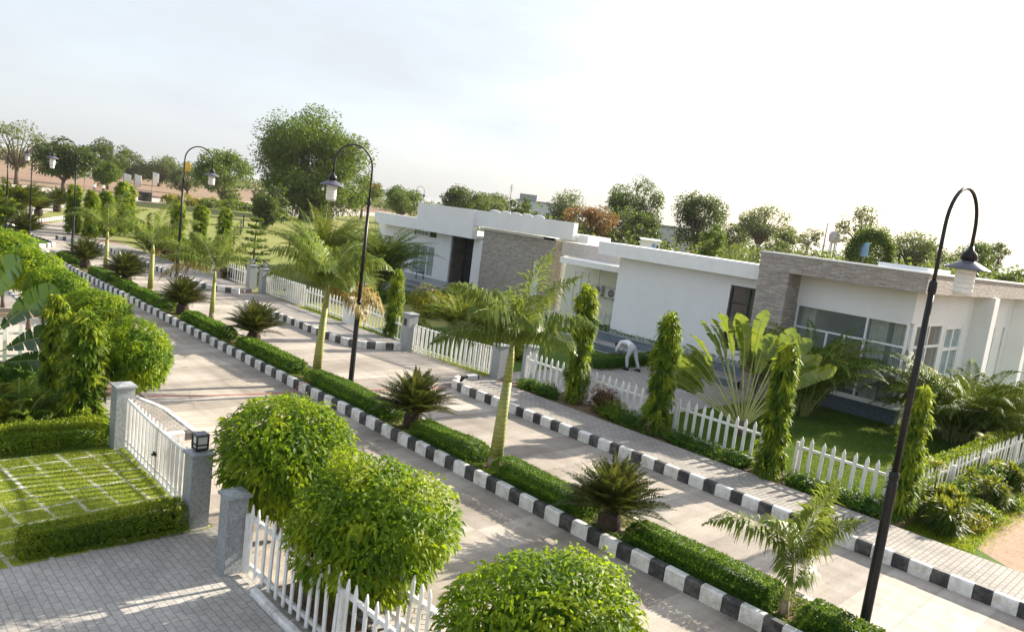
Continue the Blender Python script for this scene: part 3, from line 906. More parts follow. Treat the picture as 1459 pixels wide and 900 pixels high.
s = MB(); s.box(29.6, 33.5, 36.0, 47, 0, 0.42); s.box(28.9, 29.6, 36.2, 46, 0, 0.24); HL(s, 'porch_floor', M['floor_grey'])
s = MB()
for k in range(5):                                               # scalloped roof edging
    y = 34.6 - k * 0.95
    s.tube([(31.62, y + 0.4 * math.cos(q), 5.46 + 0.10 * math.sin(q)) for q in [math.pi * i / 8 for i in range(9)]], 0.075, 8)
HL(s, 'scalloped_edging', M['white'])
sheet('porch_path', rect(26.0, 28.9, 36, 47), 0.03, M['floor_grey'])

e = empty('patio_chair', (31.0, 40.6, 0.42), R(150), 'dark garden chair on the porch of the far villa', 'chair')
a = MB(); a.box(-0.24, 0.24, -0.24, 0.24, 0.40, 0.45, 0, 0.015); a.build('seat', M['black_metal'], e)
a = MB()
for k in range(5):
    a.tube([(-0.2 + 0.1 * k, 0.23, 0.45), (-0.2 + 0.1 * k, 0.29, 0.9)], 0.014, 6)
a.tube([(-0.24, 0.29, 0.9), (0, 0.31, 0.95), (0.24, 0.29, 0.9)], 0.02, 6); a.build('backrest', M['black_metal'], e)
for sx in (-1, 1):
    a = MB(); a.tube([(sx * .26, .24, .66), (sx * .28, -.2, .66), (sx * .25, -.24, .42)], 0.018, 6); a.build('armrest', M['black_metal'], e)
    for sy in (-1, 1):
        a = MB(); a.tube([(sx * .21, sy * .21, 0.40), (sx * .25, sy * .25, 0)], 0.018, 6); a.build('leg', M['black_metal'], e)

# ------------------------------------------------------------------ posts, fences, gates
def post(x, y, w=0.40, h=1.28, z=0.0, label='', lantern=False, mat='granite', group=None, plaque=False):
    e = empty('gate_post', (x, y, z), 0, label, 'post', group)
    a = MB(); a.box(-w / 2, w / 2, -w / 2, w / 2, 0, h - 0.07, 0, 0.008); a.build('shaft', M[mat], e)
    a = MB(); a.box(-w / 2 - .035, w / 2 + .035, -w / 2 - .035, w / 2 + .035, h - 0.068, h - 0.02, 0, 0.01)
    a.add([(-w / 2, -w / 2, h - .02), (w / 2, -w / 2, h - .02), (w / 2, w / 2, h - .02), (-w / 2, w / 2, h - .02), (0, 0, h + .02)], [(0, 1, 4), (1, 2, 4), (2, 3, 4), (3, 0, 4)]); a.build('cap', M[mat], e)
    if plaque:
        a = MB(); a.box(-w / 2 - 0.012, -w / 2 - 0.001, -0.08, 0.10, h - .48, h - .22); a.build('plaque', M['dark_frame'], e)
    return e

def post_lantern(x, y, z, label):
    e = empty('post_lantern', (x, y, z), 0, label, 'lantern')
    a = MB(); a.box(-.10, .10, -.10, .10, 0, .035, 0, .008); a.build('base', M['dark_frame'], e)
    a = MB(); a.box(-.078, .078, -.078, .078, .036, .22); a.build('lamp_glass', M['lantern'], e)
    a = MB()
    for sx in (-1, 1):
        for sy in (-1, 1):
            a.box(sx * .088 - .011, sx * .088 + .011, sy * .088 - .011, sy * .088 + .011, .036, .22)
    a.box(-.102, .102, -.102, .102, .085, .10); a.build('cage', M['dark_frame'], e)
    a = MB(); a.box(-.105, .105, -.105, .105, .222, .26, 0, .008); a.build('cap', M['shade_metal'], e)

post(4.72, 11.28, w=.32, label='grey granite gate post with a small lantern on its cap', h=1.25)
post_lantern(4.72, 11.28, 1.265, 'small dark-framed lantern on the granite gate post')
post(4.82, 15.30, w=.34, label='grey granite gate post between the clipped hedge and the white double gate', h=1.30)
post(4.58, 9.64, label='grey granite post at the head of the near picket fence, beside the round trees', h=1.20, w=0.29)

def picket_mesh(w=0.085, t=0.022, h=1.0, tip=0.09):
    a = MB()
    o = [(-w / 2, 0), (w / 2, 0), (w / 2, h - tip), (0, h), (-w / 2, h - tip)]
    A = [(x, -t / 2, z) for x, z in o]; B = [(x, t / 2, z) for x, z in o]
    a.add(A + B, [(0, 1, 2, 3, 4), (9, 8, 7, 6, 5)] + [(i, i + 5, (i + 1) % 5 + 5, (i + 1) % 5) for i in range(5)])
    return a.mesh('picket', M['fence'])
PICK = picket_mesh(); PICK_N = picket_mesh(0.06, 0.022, 1.02, 0.10)

def fence(p0, p1, z, label, spacing=0.28, pick=None, rails=(0.14, 0.74), side=1, group='white picket fences along the road', seed=1, posts=True, hh=1.0):
    x0, y0 = p0; x1, y1 = p1
    L = math.hypot(x1 - x0, y1 - y0); a = math.atan2(y1 - y0, x1 - x0)
    e = empty('picket_fence', (x0, y0, z), a, label, 'fence', group)
    pick = pick or PICK
    rg = random.Random(seed)
    n = int(L / spacing)
    for i in range(n + 1):
        o = link('picket', pick, e, (spacing * 0.5 + i * (L - spacing) / max(n, 1), side * 0.034, rg.uniform(-.008, .008)))
        o.rotation_euler = (rg.uniform(-.02, .02), rg.uniform(-.026, .026), rg.uniform(-.05, .05))
        o.scale = (1, 1, hh)
    for r in rails:
        b = MB(); b.box(0.0, L, -0.02, 0.02, r * hh - .03, r * hh + .03); b.build('rail', M['fence'], e)
    if posts:
        k = max(1, int(round(L / 2.6)))
        for i in range(k + 1):
            b = MB(); x = min(max(i * L / k, 0.04), L - 0.04); b.box(x - .035, x + .035, -0.09, -0.022, 0, 0.86 * hh, 0, .005); b.build('post', M['fence'], e)
    return e

FE = [(16.75, 14.55, 'white picket fence between the far gate post and the first mast tree'),
      (14.2, 11.45, 'white picket fence between the first and second mast trees, shrubs in front'),
      (10.95, 8.0, 'white picket fence in front of the fan-shaped palm'),
      (7.5, 5.25, 'white picket fence in front of the lawn, between the two nearest mast trees')]
for i, (a_, b_, lab) in enumerate(FE):
    fence((17.55, a_), (17.55, b_), 0.08, lab, side=-1, seed=i, spacing=.26, hh=1.1)
fence((17.62, 4.95), (34, 4.55), 0.05, 'white picket fence of the villa garden beside the dirt lot, under the bright hedge', side=-1, seed=9)
fence((17.5, 26.3), (17.0, 22.5), 0.05, 'white picket fence beside the dark clipped column tree, left of the grey plaque post', side=1, seed=11)
fence((17.45, 31.1), (17.45, 26.9), 0.05, 'white picket fence behind the big bushy palm, left of the white post', side=1, seed=12)
fence((17.3, 41.5), (17.3, 37.1), 0.05, 'farthest roadside white picket fence, behind the red-leaved shrub', side=1, seed=13)
fence((25.0, 25.1), (30.55, 22.45), 0.40, 'white picket fence between the two villas, below the air-conditioners', spacing=0.27, side=-1, seed=14, group='white picket fences behind the gardens')
fence((-2, 22.75), (5.05, 22.68), 0.05, 'white picket fence at the left edge, beyond the small yellowish palms', spacing=0.34, side=-1, seed=15, group='white picket fences behind the gardens')
post(5.25, 22.66, label='white post at the end of the left-hand picket fence', mat='white', h=1.05, w=0.3)
fence((4.76, 9.46), (4.86, 2.0), 0.06, 'near white picket fence with square rails under the round trees', spacing=0.205, pick=PICK_N, rails=(0.10, 0.80), side=-1, seed=16)
fence((5.55, 7.6), (5.55, 3.4), 0.12, 'second row of white pickets behind the near fence, by the footpath', spacing=0.2, pick=PICK_N, rails=(0.25, 0.7), side=-1, seed=26, hh=0.9)

def gate_leaf(parent, x0, x1, flip=False, z=0.08, h=0.95, dip=0.05, n=9):
    e = MB()
    N = 12
    hz = lambda t: z + h - dip * math.sin((t if not flip else 1 - t) * math.pi / 2)
    top = [(x0 + (x1 - x0) * i / N, 0, hz(i / N)) for i in range(N + 1)]
    e.tube(top, 0.025, 8)
    e.tube([(x0, 0, z), (x1, 0, z)], 0.025, 8); e.tube([(x0, 0, z + .14), (x1, 0, z + .14)], 0.016, 8)
    for i in range(n + 1):
        t = i / n
        x = x0 + (x1 - x0) * t
        e.box(x - .022, x + .022, -.014, .014, z, hz(t))
    return e.build('gate_leaf', M['fence'], parent)

def double_gate(p0, p1, label, spikes=True):
    x0, y0 = p0; x1, y1 = p1
    L = math.hypot(x1 - x0, y1 - y0); a = math.atan2(y1 - y0, x1 - x0)
    e = empty('double_gate', (x0, y0, 0), a, label, 'gate')
    gate_leaf(e, 0.03, L / 2 - .02, False); gate_leaf(e, L / 2 + .02, L - .03, True)
    b = MB(); b.box(L / 2 - .06, L / 2 + .06, -.05, -.028, .5, .56); b.tube([(L / 2, -.05, .53), (L / 2, -.09, .53), (L / 2 + .08, -.09, .53)], .012, 8); b.build('latch', M['black_metal'], e)
    for i in range(int(L / 0.21)):
        o = link('picket', PICK_N, e, (0.12 + i * 0.21, 0.05, 0.06)); o.scale = (1, 1, 0.98)
    return e
double_gate((4.84, 15.10), (4.76, 11.46), 'white double gate with dipped top rails across the grass drive')
double_gate((17.25, 17.95), (16.8, 22.0), 'white double gate of the villa drive, behind the median palm')
double_gate((17.45, 35.2), (17.45, 31.3), 'distant white double gate of the far villa, left of the bushy palm')
post(18.0, 17.05, label='grey granite post beside the first mast tree, at the villa walkway', h=1.3, w=0.38)
post(17.3, 17.8, label='grey granite post at the hinge of the villa gate, behind the median palm crown', h=1.2, w=0.38)
post(16.75, 22.2, label='grey granite post with a dark plaque, right of the dark column tree', h=1.45, w=0.42, plaque=True)
post(16.95, 26.5, label='wide white post left of the tall lamp, at the footpath', h=1.3, w=0.5, mat='white')
post(17.42, 35.4, label='far granite gate post, right-hand one of the distant pair', h=1.28)
post_lantern(17.42, 35.4, 1.295, 'small lantern on the right-hand distant gate post')
post(17.38, 36.75, label='far granite gate post, left-hand one of the distant pair', h=1.28)
post_lantern(17.38, 36.75, 1.295, 'small lantern on the left-hand distant gate post')

# ------------------------------------------------------------------ street lamps
def make_lamp():
    e = empty('street_lamp')
    a = MB(); a.tube([(0, 0, 0), (0, 0, .05), (0, 0, 2.35), (0, 0, 2.42)], [.09, .074, .068, .054], 14); a.build('base_pole', M['black_metal'], e)
    a = MB(); a.tube([(0, 0, 2.42), (0, 0, 5.2)], [.050, .043], 12)
    a.lathe([(.052, 2.38), (.07, 2.42), (.07, 2.50), (.05, 2.53)]); a.lathe([(.042, 5.1), (.055, 5.14), (.055, 5.26), (.04, 5.3)]); a.build('pole', M['black_metal'], e)
    a = MB()
    pts = [(0, 0, 5.2), (0, 0, 5.6)]
    for i in range(17):
        q = math.pi - math.pi * i / 16
        pts.append((0.58 + 0.58 * math.cos(q), 0, 6.06 + 0.58 * math.sin(q)))
    pts.append((1.16, 0, 5.80))
    a.tube(pts, .026, 10); a.build('arm', M['black_metal'], e)
    a = MB(); a.lathe([(.0, 5.86), (.03, 5.86), (.045, 5.80), (.10, 5.75), (.115, 5.69), (.08, 5.63), (.0, 5.62)], (1.16, 0, 0), 18); a.build('lamp_cap', M['black_metal'], e)
    a = MB(); a.lathe([(.08, 5.645), (.14, 5.615), (.30, 5.53), (.315, 5.51), (.30, 5.515), (.13, 5.595), (.0, 5.60)], (1.16, 0, 0), 26); a.build('lamp_shade', M['shade_metal'], e)
    a = MB()
    for k in range(5):
        z = 5.50 - k * .075
        a.lathe([(.125, z + .03), (.135, z), (.135, z - .035), (.118, z - .045)], (1.16, 0, 0), 18)
    a.lathe([(.12, 5.56), (.12, 5.12), (.0, 5.12)], (1.16, 0, 0), 18); a.build('lantern_glass', M['lantern'], e)
    return e
LAMP = make_lamp()
LM = [(11.64, 3.49, 0, 'nearest black swan-neck street lamp, its lantern against the villa roof', .985),
      (11.72, 18.0, 180, 'tall black swan-neck street lamp between the stout palm and a cycad, lantern to the left', 1.0),
      (12.0, 32.3, 0, 'black swan-neck street lamp in the median, before the big round tree, lantern to the right', 0.97),
      (11.45, 46.0, 180, 'black swan-neck street lamp by the far end of the median, lantern to the left', 0.94),
      (10.95, 53.5, 0, 'black swan-neck street lamp beyond the road crossing, rightmost pole of the far-left pair', 0.91),
      (11.0, 60.5, 0, 'thin black swan-neck street lamp farthest left in the distance', 0.95),
      (59.8, 102.8, 180, 'distant street lamp on the pale lawn, seen just under the lantern of a nearer one', 1.05),
      (62.0, 84.0, 0, 'distant street lamp whose arch shows above the far villa parapet', 1.15)]
for i, (x, y, rz, lab, sc) in enumerate(LM):
    o = LAMP if i == 0 else copy_tree(LAMP)
    if i < 4: x, y = x * .972, y * .972
    o.location = (x, y, 0.12 if i < 4 else 0); o.rotation_euler = (0, 0, R(rz)); o.scale = (sc, sc, sc)
    if i == 0: o.rotation_euler = (0, 0, R(-3))
    tag(o, lab, 'street lamp', 'swan-neck street lamps')

# ------------------------------------------------------------------ plants
def lobes(rg, n=7, amp=0.10, kmin=2.0, kmax=6.0):
    K = rvec(rg, n) * rg.uniform(kmin, kmax, (n, 1)); ph = rg.uniform(0, 6.28, n); am = rg.uniform(.4, 1, n) * amp
    return lambda d: (np.sin(d @ K.T + ph) * am).sum(1)

def crown_ball(lf, c, rad, rg, n, L, Wd, droop=0.35, amp=0.05, depth=0.34, coref=0.62, tipbias=0.35, mi=0, fold=0.15, tone=0.0):
    f = lobes(rg, 8, amp)
    d = rvec(rg, n)
    rr = (1 + f(d)) * (1 - depth * rg.power(2.2, n)[::-1] * rg.uniform(0, 1, n))
    P = np.array(c) + d * rr[:, None] * np.array(rad)
    nrm = unit(d / np.array(rad))
    D = unit(nrm * 0.55 + rvec(rg, n) * 0.75 + np.array([0, 0, 0.10]))
    U = unit(nrm + rvec(rg, n) * 0.5 + np.array([0, 0, 0.4]))
    # young shoots: random clumps of lighter leaves
    g = lobes(rg, 10, 0.35, 5, 14)
    # whole twigs of leaves that stick out of the outline
    tw = g(d) > 0.55
    P = P + nrm * (tw * rg.uniform(0, 0.16, n) * min(rad))[:, None]
    gap = (g(d * 1.3) < -0.95) & (rg.uniform(0, 1, n) < .8)
    P = P - nrm * (gap * 0.22 * min(rad))[:, None]
    tint = np.clip(0.44 + tone + g(d) * tipbias + rg.normal(0, 0.17, n), 0, 1)
    lf.leaves(P, D, U, L * rg.uniform(.65, 1.25, n), Wd * rg.uniform(.7, 1.2, n), tint, droop, fold, mi)
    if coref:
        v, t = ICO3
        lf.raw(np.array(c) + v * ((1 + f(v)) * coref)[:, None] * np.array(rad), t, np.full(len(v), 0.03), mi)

def branch_trunk(mb, base, top, r, rg, spread=0.6, n=6, seg=5):
    b = Vector(base); t = Vector(top)
    pts = []
    for i in range(seg + 1):
        q = i / seg
        p = b.lerp(t, q) + Vector((rg.uniform(-1, 1), rg.uniform(-1, 1), 0)) * r * 0.8 * math.sin(q * math.pi)
        pts.append(p)
    mb.tube(pts, [r * (1.35 if i == 0 else 1 - 0.5 * i / seg) for i in range(seg + 1)], 9)
    for k in range(n):
        q = 2 * math.pi * (k + rg.uniform(-.3, .3)) / n
        s = pts[-1 - (k % 2)]
        e = t + Vector((math.cos(q) * spread, math.sin(q) * spread, spread * rg.uniform(.4, 1.1)))
        mid = s.lerp(e, .5) + Vector((0, 0, spread * .1))
        mb.tube([s, mid, e], [r * .5, r * .35, r * .15], 6)

def ball_tree(x, y, zc, rad, seed, label, n=9000, L=0.13, Wd=0.05, group='round clipped trees along the footpath', z0=0.1, amp=0.055, tone=0.0):
    rg = rs(seed)
    e = empty('round_tree', (x, y, z0), 0, label, 'tree', group)
    mb = MB(); branch_trunk(mb, (0, 0, 0), (0, 0, zc - z0 - rad[2] * .5), 0.06, rg, rad[0] * .5, 7); mb.build('trunk', M['bark'], e)
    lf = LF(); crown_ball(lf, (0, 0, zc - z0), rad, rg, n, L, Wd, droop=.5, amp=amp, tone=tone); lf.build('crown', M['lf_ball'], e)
    return e

def column_mesh(seed, h=3.3, r=0.42, n=3600, L=0.24, Wd=0.058):
    """mast tree: drooping clumps of long leaves hung round a narrow column"""
    rg = rs(seed)
    lf = LF()
    nc = 120
    prof = lambda q: r * (0.98 - 0.22 * q + 0.07 * math.sin(q * 9 + seed)) * min(1, max(0.12, (1 - q) / 0.12)) ** 0.5
    for k in range(nc):
        t = (k + rg.uniform(0, 1)) / nc
        a = k * 2.39996 + rg.uniform(-.5, .5)
        out = np.array([math.cos(a), math.sin(a), 0])
        rad = prof(t) * rg.uniform(.60, 1.22)
        c = out * rad * .72 + np.array([0, 0, .18 + t * (h - .22)])
        m = int(n / nc * rg.uniform(.6, 1.4))
        P = c + rvec(rg, m) * r * np.array([.30, .30, .34]) * rg.uniform(.2, 1, (m, 1))
        D = unit(out * rg.uniform(.4, 1.1) + np.array([0, 0, rg.uniform(-.75, -.1)]) + rvec(rg, m) * .75)
        U = unit(out * .6 + np.array([0, 0, .7]) + rvec(rg, m) * .5)
        t0 = np.clip(rg.normal(.46, .28), .02, .98) + (.15 if t > .8 else 0)
        lf.leaves(P, D, U, L * rg.uniform(.5, 1.2, m), Wd * rg.uniform(.7, 1.3, m), t0 + rg.normal(0, .13, m), .35, .2)
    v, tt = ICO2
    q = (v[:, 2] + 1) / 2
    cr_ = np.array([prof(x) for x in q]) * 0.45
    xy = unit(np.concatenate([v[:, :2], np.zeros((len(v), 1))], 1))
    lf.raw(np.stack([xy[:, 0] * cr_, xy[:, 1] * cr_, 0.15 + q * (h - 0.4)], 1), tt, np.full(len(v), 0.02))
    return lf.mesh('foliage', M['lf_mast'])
_tr = MB(); _tr.tube([(0, 0, 0), (0, 0, 1.2), (0.02, 0, 2.4)], [.05, .04, .02], 8); TRUNK_ME = _tr.mesh('trunk', M['bark'])
COLM = [column_mesh(31), column_mesh(32, r=0.36), column_mesh(33, r=0.46), column_mesh(34, r=0.38, n=2600)]

def column_tree(x, y, h, r, k, label, rz=0.0, z=0.08, group='column-shaped mast trees'):
    e = empty('mast_tree', (x, y, z), rz, label, 'tree', group)
    t_ = link('trunk', TRUNK_ME, e); t_.scale = (1, 1, h / 3.3)
    f_ = link('foliage', COLM[k % 4], e); f_.scale = (r / 0.42, r / 0.42, h / 3.3)
    return e

def hedge_leaves(lf, x0, x1, y0, y1, z0, z1, rg, dens, L, Wd, wave=0.02, droop=0.15, upw=0.5, shade=0.38):
    lx, ly, lz = x1 - x0, y1 - y0, z1 - z0
    faces = [(lx * ly, 'top'), (lx * lz, 'y0'), (lx * lz, 'y1'), (ly * lz, 'x0'), (ly * lz, 'x1')]
    wob = lobes(rg, 8, wave, 1.5, 5)
    for A, nm in faces:
        n = int(A * dens) + 8
        u, v = rg.uniform(0, 1, n), rg.uniform(0, 1, n)
        if nm == 'top': P = np.stack([x0 + u * lx, y0 + v * ly, np.full(n, z1)], 1); N = np.array([0, 0, 1.0])
        elif nm == 'y0': P = np.stack([x0 + u * lx, np.full(n, y0), z0 + v * lz], 1); N = np.array([0, -1.0, 0])
        elif nm == 'y1': P = np.stack([x0 + u * lx, np.full(n, y1), z0 + v * lz], 1); N = np.array([0, 1.0, 0])
        elif nm == 'x0': P = np.stack([np.full(n, x0), y0 + u * ly, z0 + v * lz], 1); N = np.array([-1.0, 0, 0])
        else: P = np.stack([np.full(n, x1), y0 + u * ly, z0 + v * lz], 1); N = np.array([1.0, 0, 0])
        # round the top edges a little
        cx_, cy_ = (x0 + x1) / 2, (y0 + y1) / 2
        ex = np.clip((np.abs(P[:, 0] - cx_) / (lx / 2) - (1 - .35 * min(lx, ly) / lx)) / (.35 * min(lx, ly) / lx), 0, 1); ey = np.clip((np.abs(P[:, 1] - cy_) / (ly / 2) - (1 - .35 * min(lx, ly) / ly)) / (.35 * min(lx, ly) / ly), 0, 1)
        tz = np.clip((P[:, 2] - z0) / lz - 0.7, 0, 0.3) / 0.3
        P[:, 2] -= 0.24 * lz * np.maximum(ex, ey) ** 2 * (tz > 0.99)
        ins = 0.16 * min(lx, ly)
        P[:, 0] -= np.sign(P[:, 0] - cx_) * ex * tz * ins; P[:, 1] -= np.sign(P[:, 1] - cy_) * ey * tz * ins
        P += N * (wob(P) + rg.normal(0, L * 0.25, n))[:, None]
        D = unit(N * 0.5 + rvec(rg, n) * 0.8 + np.array([0, 0, upw * 0.5]))
        U = unit(N + rvec(rg, n) * 0.5 + np.array([0, 0, 0.3]))
        g = lobes(rg, 8, 0.3, 2, 10)
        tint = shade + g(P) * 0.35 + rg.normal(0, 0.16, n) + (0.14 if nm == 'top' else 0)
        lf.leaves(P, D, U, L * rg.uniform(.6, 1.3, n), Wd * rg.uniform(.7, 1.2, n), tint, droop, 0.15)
    i = L * 0.6 + wave * 1.6 + 0.15 * min(lx, ly)
    b = MB().box(x0 + i, x1 - i, y0 + i, y1 - i, z0, z1 - i)
    v = np.array(b.v); t = []
    for f_ in b.f: t += [(f_[0], f_[1], f_[2]), (f_[0], f_[2], f_[3])]
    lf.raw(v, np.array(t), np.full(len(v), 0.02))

def hedge(x0, x1, y0, y1, z0, z1, label, mat='lf_hedge', seed=1, dens=900, L=0.055, Wd=0.03, wave=0.015, group=None, name='clipped_hedge', cat='hedge', rz=0.0, pivot=None, shade=0.38):
    rg = rs(seed)
    px, py = pivot or ((x0 + x1) / 2, (y0 + y1) / 2)
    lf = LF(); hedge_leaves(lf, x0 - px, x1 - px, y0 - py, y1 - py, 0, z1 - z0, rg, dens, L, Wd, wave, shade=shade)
    o = lf.build(name, M[mat], None, (px, py, z0)); o.rotation_euler = (0, 0, rz)
    return tag(o, label, cat, group)

def frond_geo(lf, rachis, base, az, el, L, leaf, nl, rg, droop=1.0, width=0.035, plum=0.25, mi=0, bend=0.9, rr=0.012, tshift=0.0, vee=0.45, start=0.10, hang=1.0):
    """one pinnate frond: arching rachis and drooping leaflets"""
    nseg = 12
    p = np.array(base, float); pts = [p.copy()]; e = el
    hdir = np.array([math.cos(az), math.sin(az), 0.0])
    tang = []
    for i in range(nseg):
        d = hdir * math.cos(e) + np.array([0, 0, math.sin(e)])
        tang.append(d); p = p + d * L / nseg; pts.append(p.copy())
        e -= droop * bend / nseg * (0.5 + 1.3 * i / nseg)
    pts = np.array(pts); tang.append(tang[-1]); tang = np.array(tang)
    if rachis is not None:
        rachis.tube([tuple(q) for q in pts], [rr * (1.3 - 1.1 * i / nseg) for i in range(nseg + 1)], 5, mi=0)
    side = np.array([-math.sin(az), math.cos(az), 0.0])
    t = np.concatenate([np.linspace(start, 0.99, nl)] * 2); sg = np.concatenate([np.ones(nl), -np.ones(nl)])
    t = np.clip(t + rg.normal(0, 0.006, len(t)), 0.05, 1.0)
    idx = t * nseg; i0 = np.clip(idx.astype(int), 0, nseg - 1); fr = (idx - i0)[:, None]
    P = pts[i0] * (1 - fr) + pts[np.minimum(i0 + 1, nseg)] * fr
    T = tang[i0]
    N = unit(np.cross(T, side[None]) * 1.0)
    N = np.where(N[:, 2:3] < 0, -N, N)
    ln = leaf * np.clip(np.sin(np.clip(t * 1.05, 0, 1) * math.pi * 0.86 + 0.35), 0.12, 1) * rg.uniform(.85, 1.1, len(t))
    D = unit(side[None] * sg[:, None] * 1.0 + T * (0.45 + 0.75 * t[:, None] ** 2) + N * (vee + rg.normal(0, plum, (len(t), 1))))
    tint = np.clip(rg.uniform(.25, .6) + tshift + rg.normal(0, .13, len(t)), 0, 1)
    # leaflet in two segments, the outer one hanging
    S = unit(np.cross(D, N)); w = (width * rg.uniform(.8, 1.15, len(t)))[:, None]
    l1 = ln[:, None]
    m = P + D * l1 * 0.5
    D2 = unit(D + np.array([0, 0, -1.0]) * hang * droop * rg.uniform(.5, 1.25, (len(t), 1)))
    tip = m + D2 * l1 * 0.5
    v = np.stack([P, m - S * w * .5, m + S * w * .5, tip], 1).reshape(-1, 3)
    b = (np.arange(len(t)) * 4)[:, None]
    tt = np.concatenate([b + np.array([[0, 2, 1]]), b + np.array([[1, 2, 3]])], 0)
    lf.raw(v, tt, np.repeat(tint, 4), mi)

def palm(x, y, h_trunk, h_shaft, r, fronds, seed, label, Lf=1.9, leaf=0.42, nl=46, z=0.12, lean=(0, 0), group='young royal palms in the median', dry=0, width=0.034, bulge=1.3):
    """fronds: list of (azimuth, elevation, length factor, droop)"""
    rg = rs(seed)
    e = empty('palm_tree', (x, y, z), 0, label, 'palm', group)
    hz = h_trunk
    lx, ly = lean
    mb = MB(); mb.tube([(0, 0, 0), (0, 0, .12), (lx * .03, ly * .03, .3)], [r * 1.75, r * 1.6, r * bulge], 14); mb.build('root_flare', M['palm_base'], e)
    mb = MB(); mb.tube([(lx * .03, ly * .03, .28), (lx * .3, ly * .3, hz * .55), (lx, ly, hz)], [r * bulge, r * 1.1, r * .82], 14); mb.build('trunk', M['palm_trunk'], e)
    mb = MB(); mb.tube([(lx, ly, hz - .02), (lx * 1.1, ly * 1.1, hz + h_shaft * .5), (lx * 1.25, ly * 1.25, hz + h_shaft)], [r * .84, r * .72, r * .34], 12); mb.build('crownshaft', M['palm_trunk'], e)
    top = (lx * 1.2, ly * 1.2, hz + h_shaft * .92)
    for i, (az, el, lfac, dr) in enumerate(fronds):
        lf = LF(); ra = MB()
        frond_geo(lf, ra, top, R(az), R(el), Lf * lfac, leaf, nl, rg, dr * 1.1, width, .32, vee=.12, hang=1.5)
        v = np.array(ra.v); t = []
        for f_ in ra.f:
            for k in range(1, len(f_) - 1): t.append((f_[0], f_[k], f_[k + 1]))
        lf.raw(v, np.array(t), np.full(len(v), 0.5), 1)
        lf.build('frond', [M['lf_dry'] if i >= len(fronds) - dry else M['lf_palm'], M['petiole']], e)
    return e

def rand_fronds(rg, n, e0=20, e1=75, dr=(0.8, 1.5)):
    return [(360.0 * i / n + rg.uniform(-18, 18), rg.uniform(e0, e1), rg.uniform(.85, 1.1), rg.uniform(*dr)) for i in range(n)]

def cycad_meshes(seed, n=84):
    rg = rs(seed)
    tm = MB(); tm.lathe([(.15, 0), (.19, .12), (.18, .28), (.10, .40), (.0, .42)], (0, 0, 0), 14)
    lf = LF(); ra = MB()
    for i in range(n):
        q = (i + .5) / n
        el = 88 - 72 * q ** 0.9 + rg.uniform(-6, 6)
        frond_geo(lf, ra, (0.04 * math.cos(i * 2.4), 0.04 * math.sin(i * 2.4), .34), i * 2.39996 + rg.uniform(-.15, .15), R(el), rg.uniform(.80, .98), 0.19, 44, rg, 0.55, 0.024, 0.08, 0, 0.9, 0.008, vee=0.75, start=0.16, tshift=-0.05)
    v = np.array(ra.v); t = []
    for f_ in ra.f:
        for k in range(1, len(f_) - 1): t.append((f_[0], f_[k], f_[k + 1]))
    lf.raw(v, np.array(t), np.full(len(v), 0.4))
    return tm.mesh('trunk', M['cycad_trunk']), lf.mesh('fronds', M['lf_cycad'])
CYC = [cycad_meshes(5), cycad_meshes(6, 76)]
def cycad(x, y, s, k, rz, label, z=0.15, group='cycads in the planted median'):
    e = empty('cycad', (x, y, z), rz, label, 'cycad', group); e.scale = (s, s, s)
    link('trunk', CYC[k][0], e); link('fronds', CYC[k][1], e)
    return e

def areca(x, y, n, L, seed, label, leaf=0.34, spread=0.35, mat='lf_areca', z=0.0, e0=35, e1=88, droop=(0.9, 1.7), nl=64, width=0.034, group=None, name='bushy_palm', cat='palm', tshift=0.0):
    rg = rs(seed)
    e = empty(name, (x, y, z), 0, label, cat, group)
    lf = LF(); ra = MB()
    n = int(n * 2.0)
    for i in range(n):
        a = rg.uniform(0, 2 * math.pi); rr = spread * math.sqrt(rg.uniform(0, 1))
        frond_geo(lf, ra, (rr * math.cos(a), rr * math.sin(a), rg.uniform(0.1, .5) * L * .5), a + rg.uniform(-.5, .5), R(rg.uniform(e0, e1)), L * rg.uniform(.7, 1.1), leaf, nl, rg, rg.uniform(*droop), width, 0.15, tshift=tshift + rg.uniform(-.2, .3))
    lf.build('fronds', M[mat], e)
    st = MB()
    for i in range(max(5, n // 4)):
        a = rg.uniform(0, 6.28); rr = spread * .7
        st.tube([(rr * math.cos(a) * .6, rr * math.sin(a) * .6, 0), (rr * math.cos(a), rr * math.sin(a), L * .5)], [.03, .018], 6)
    st.build('stem', M['petiole'], e)
    ra.build('rachis', M['petiole'], e)
    return e

def shrub(x, y, rad, seed, label, mat='lf_hedge', n=1800, L=0.09, Wd=0.045, z=0.0, group=None, name='shrub', cat='shrub', amp=0.14, zc=None, coref=0.6, droop=0.25, tip=0.4):
    rg = rs(seed)
    e = empty(name, (x, y, z), 0, label, cat, group)
    c = (0, 0, zc if zc is not None else rad[2] * .85)
    lf = LF(); crown_ball(lf, c, rad, rg, n, L, Wd, droop, amp, 0.35, coref, tip)
    lf.build('foliage', M[mat], e)
    mb = MB()
    for k in range(4):
        a = k * 1.6
        mb.tube([(0, 0, 0), (rad[0] * .4 * math.cos(a), rad[1] * .4 * math.sin(a), c[2])], [.025, .012], 6)
    mb.build('stem', M['bark'], e)
    return e

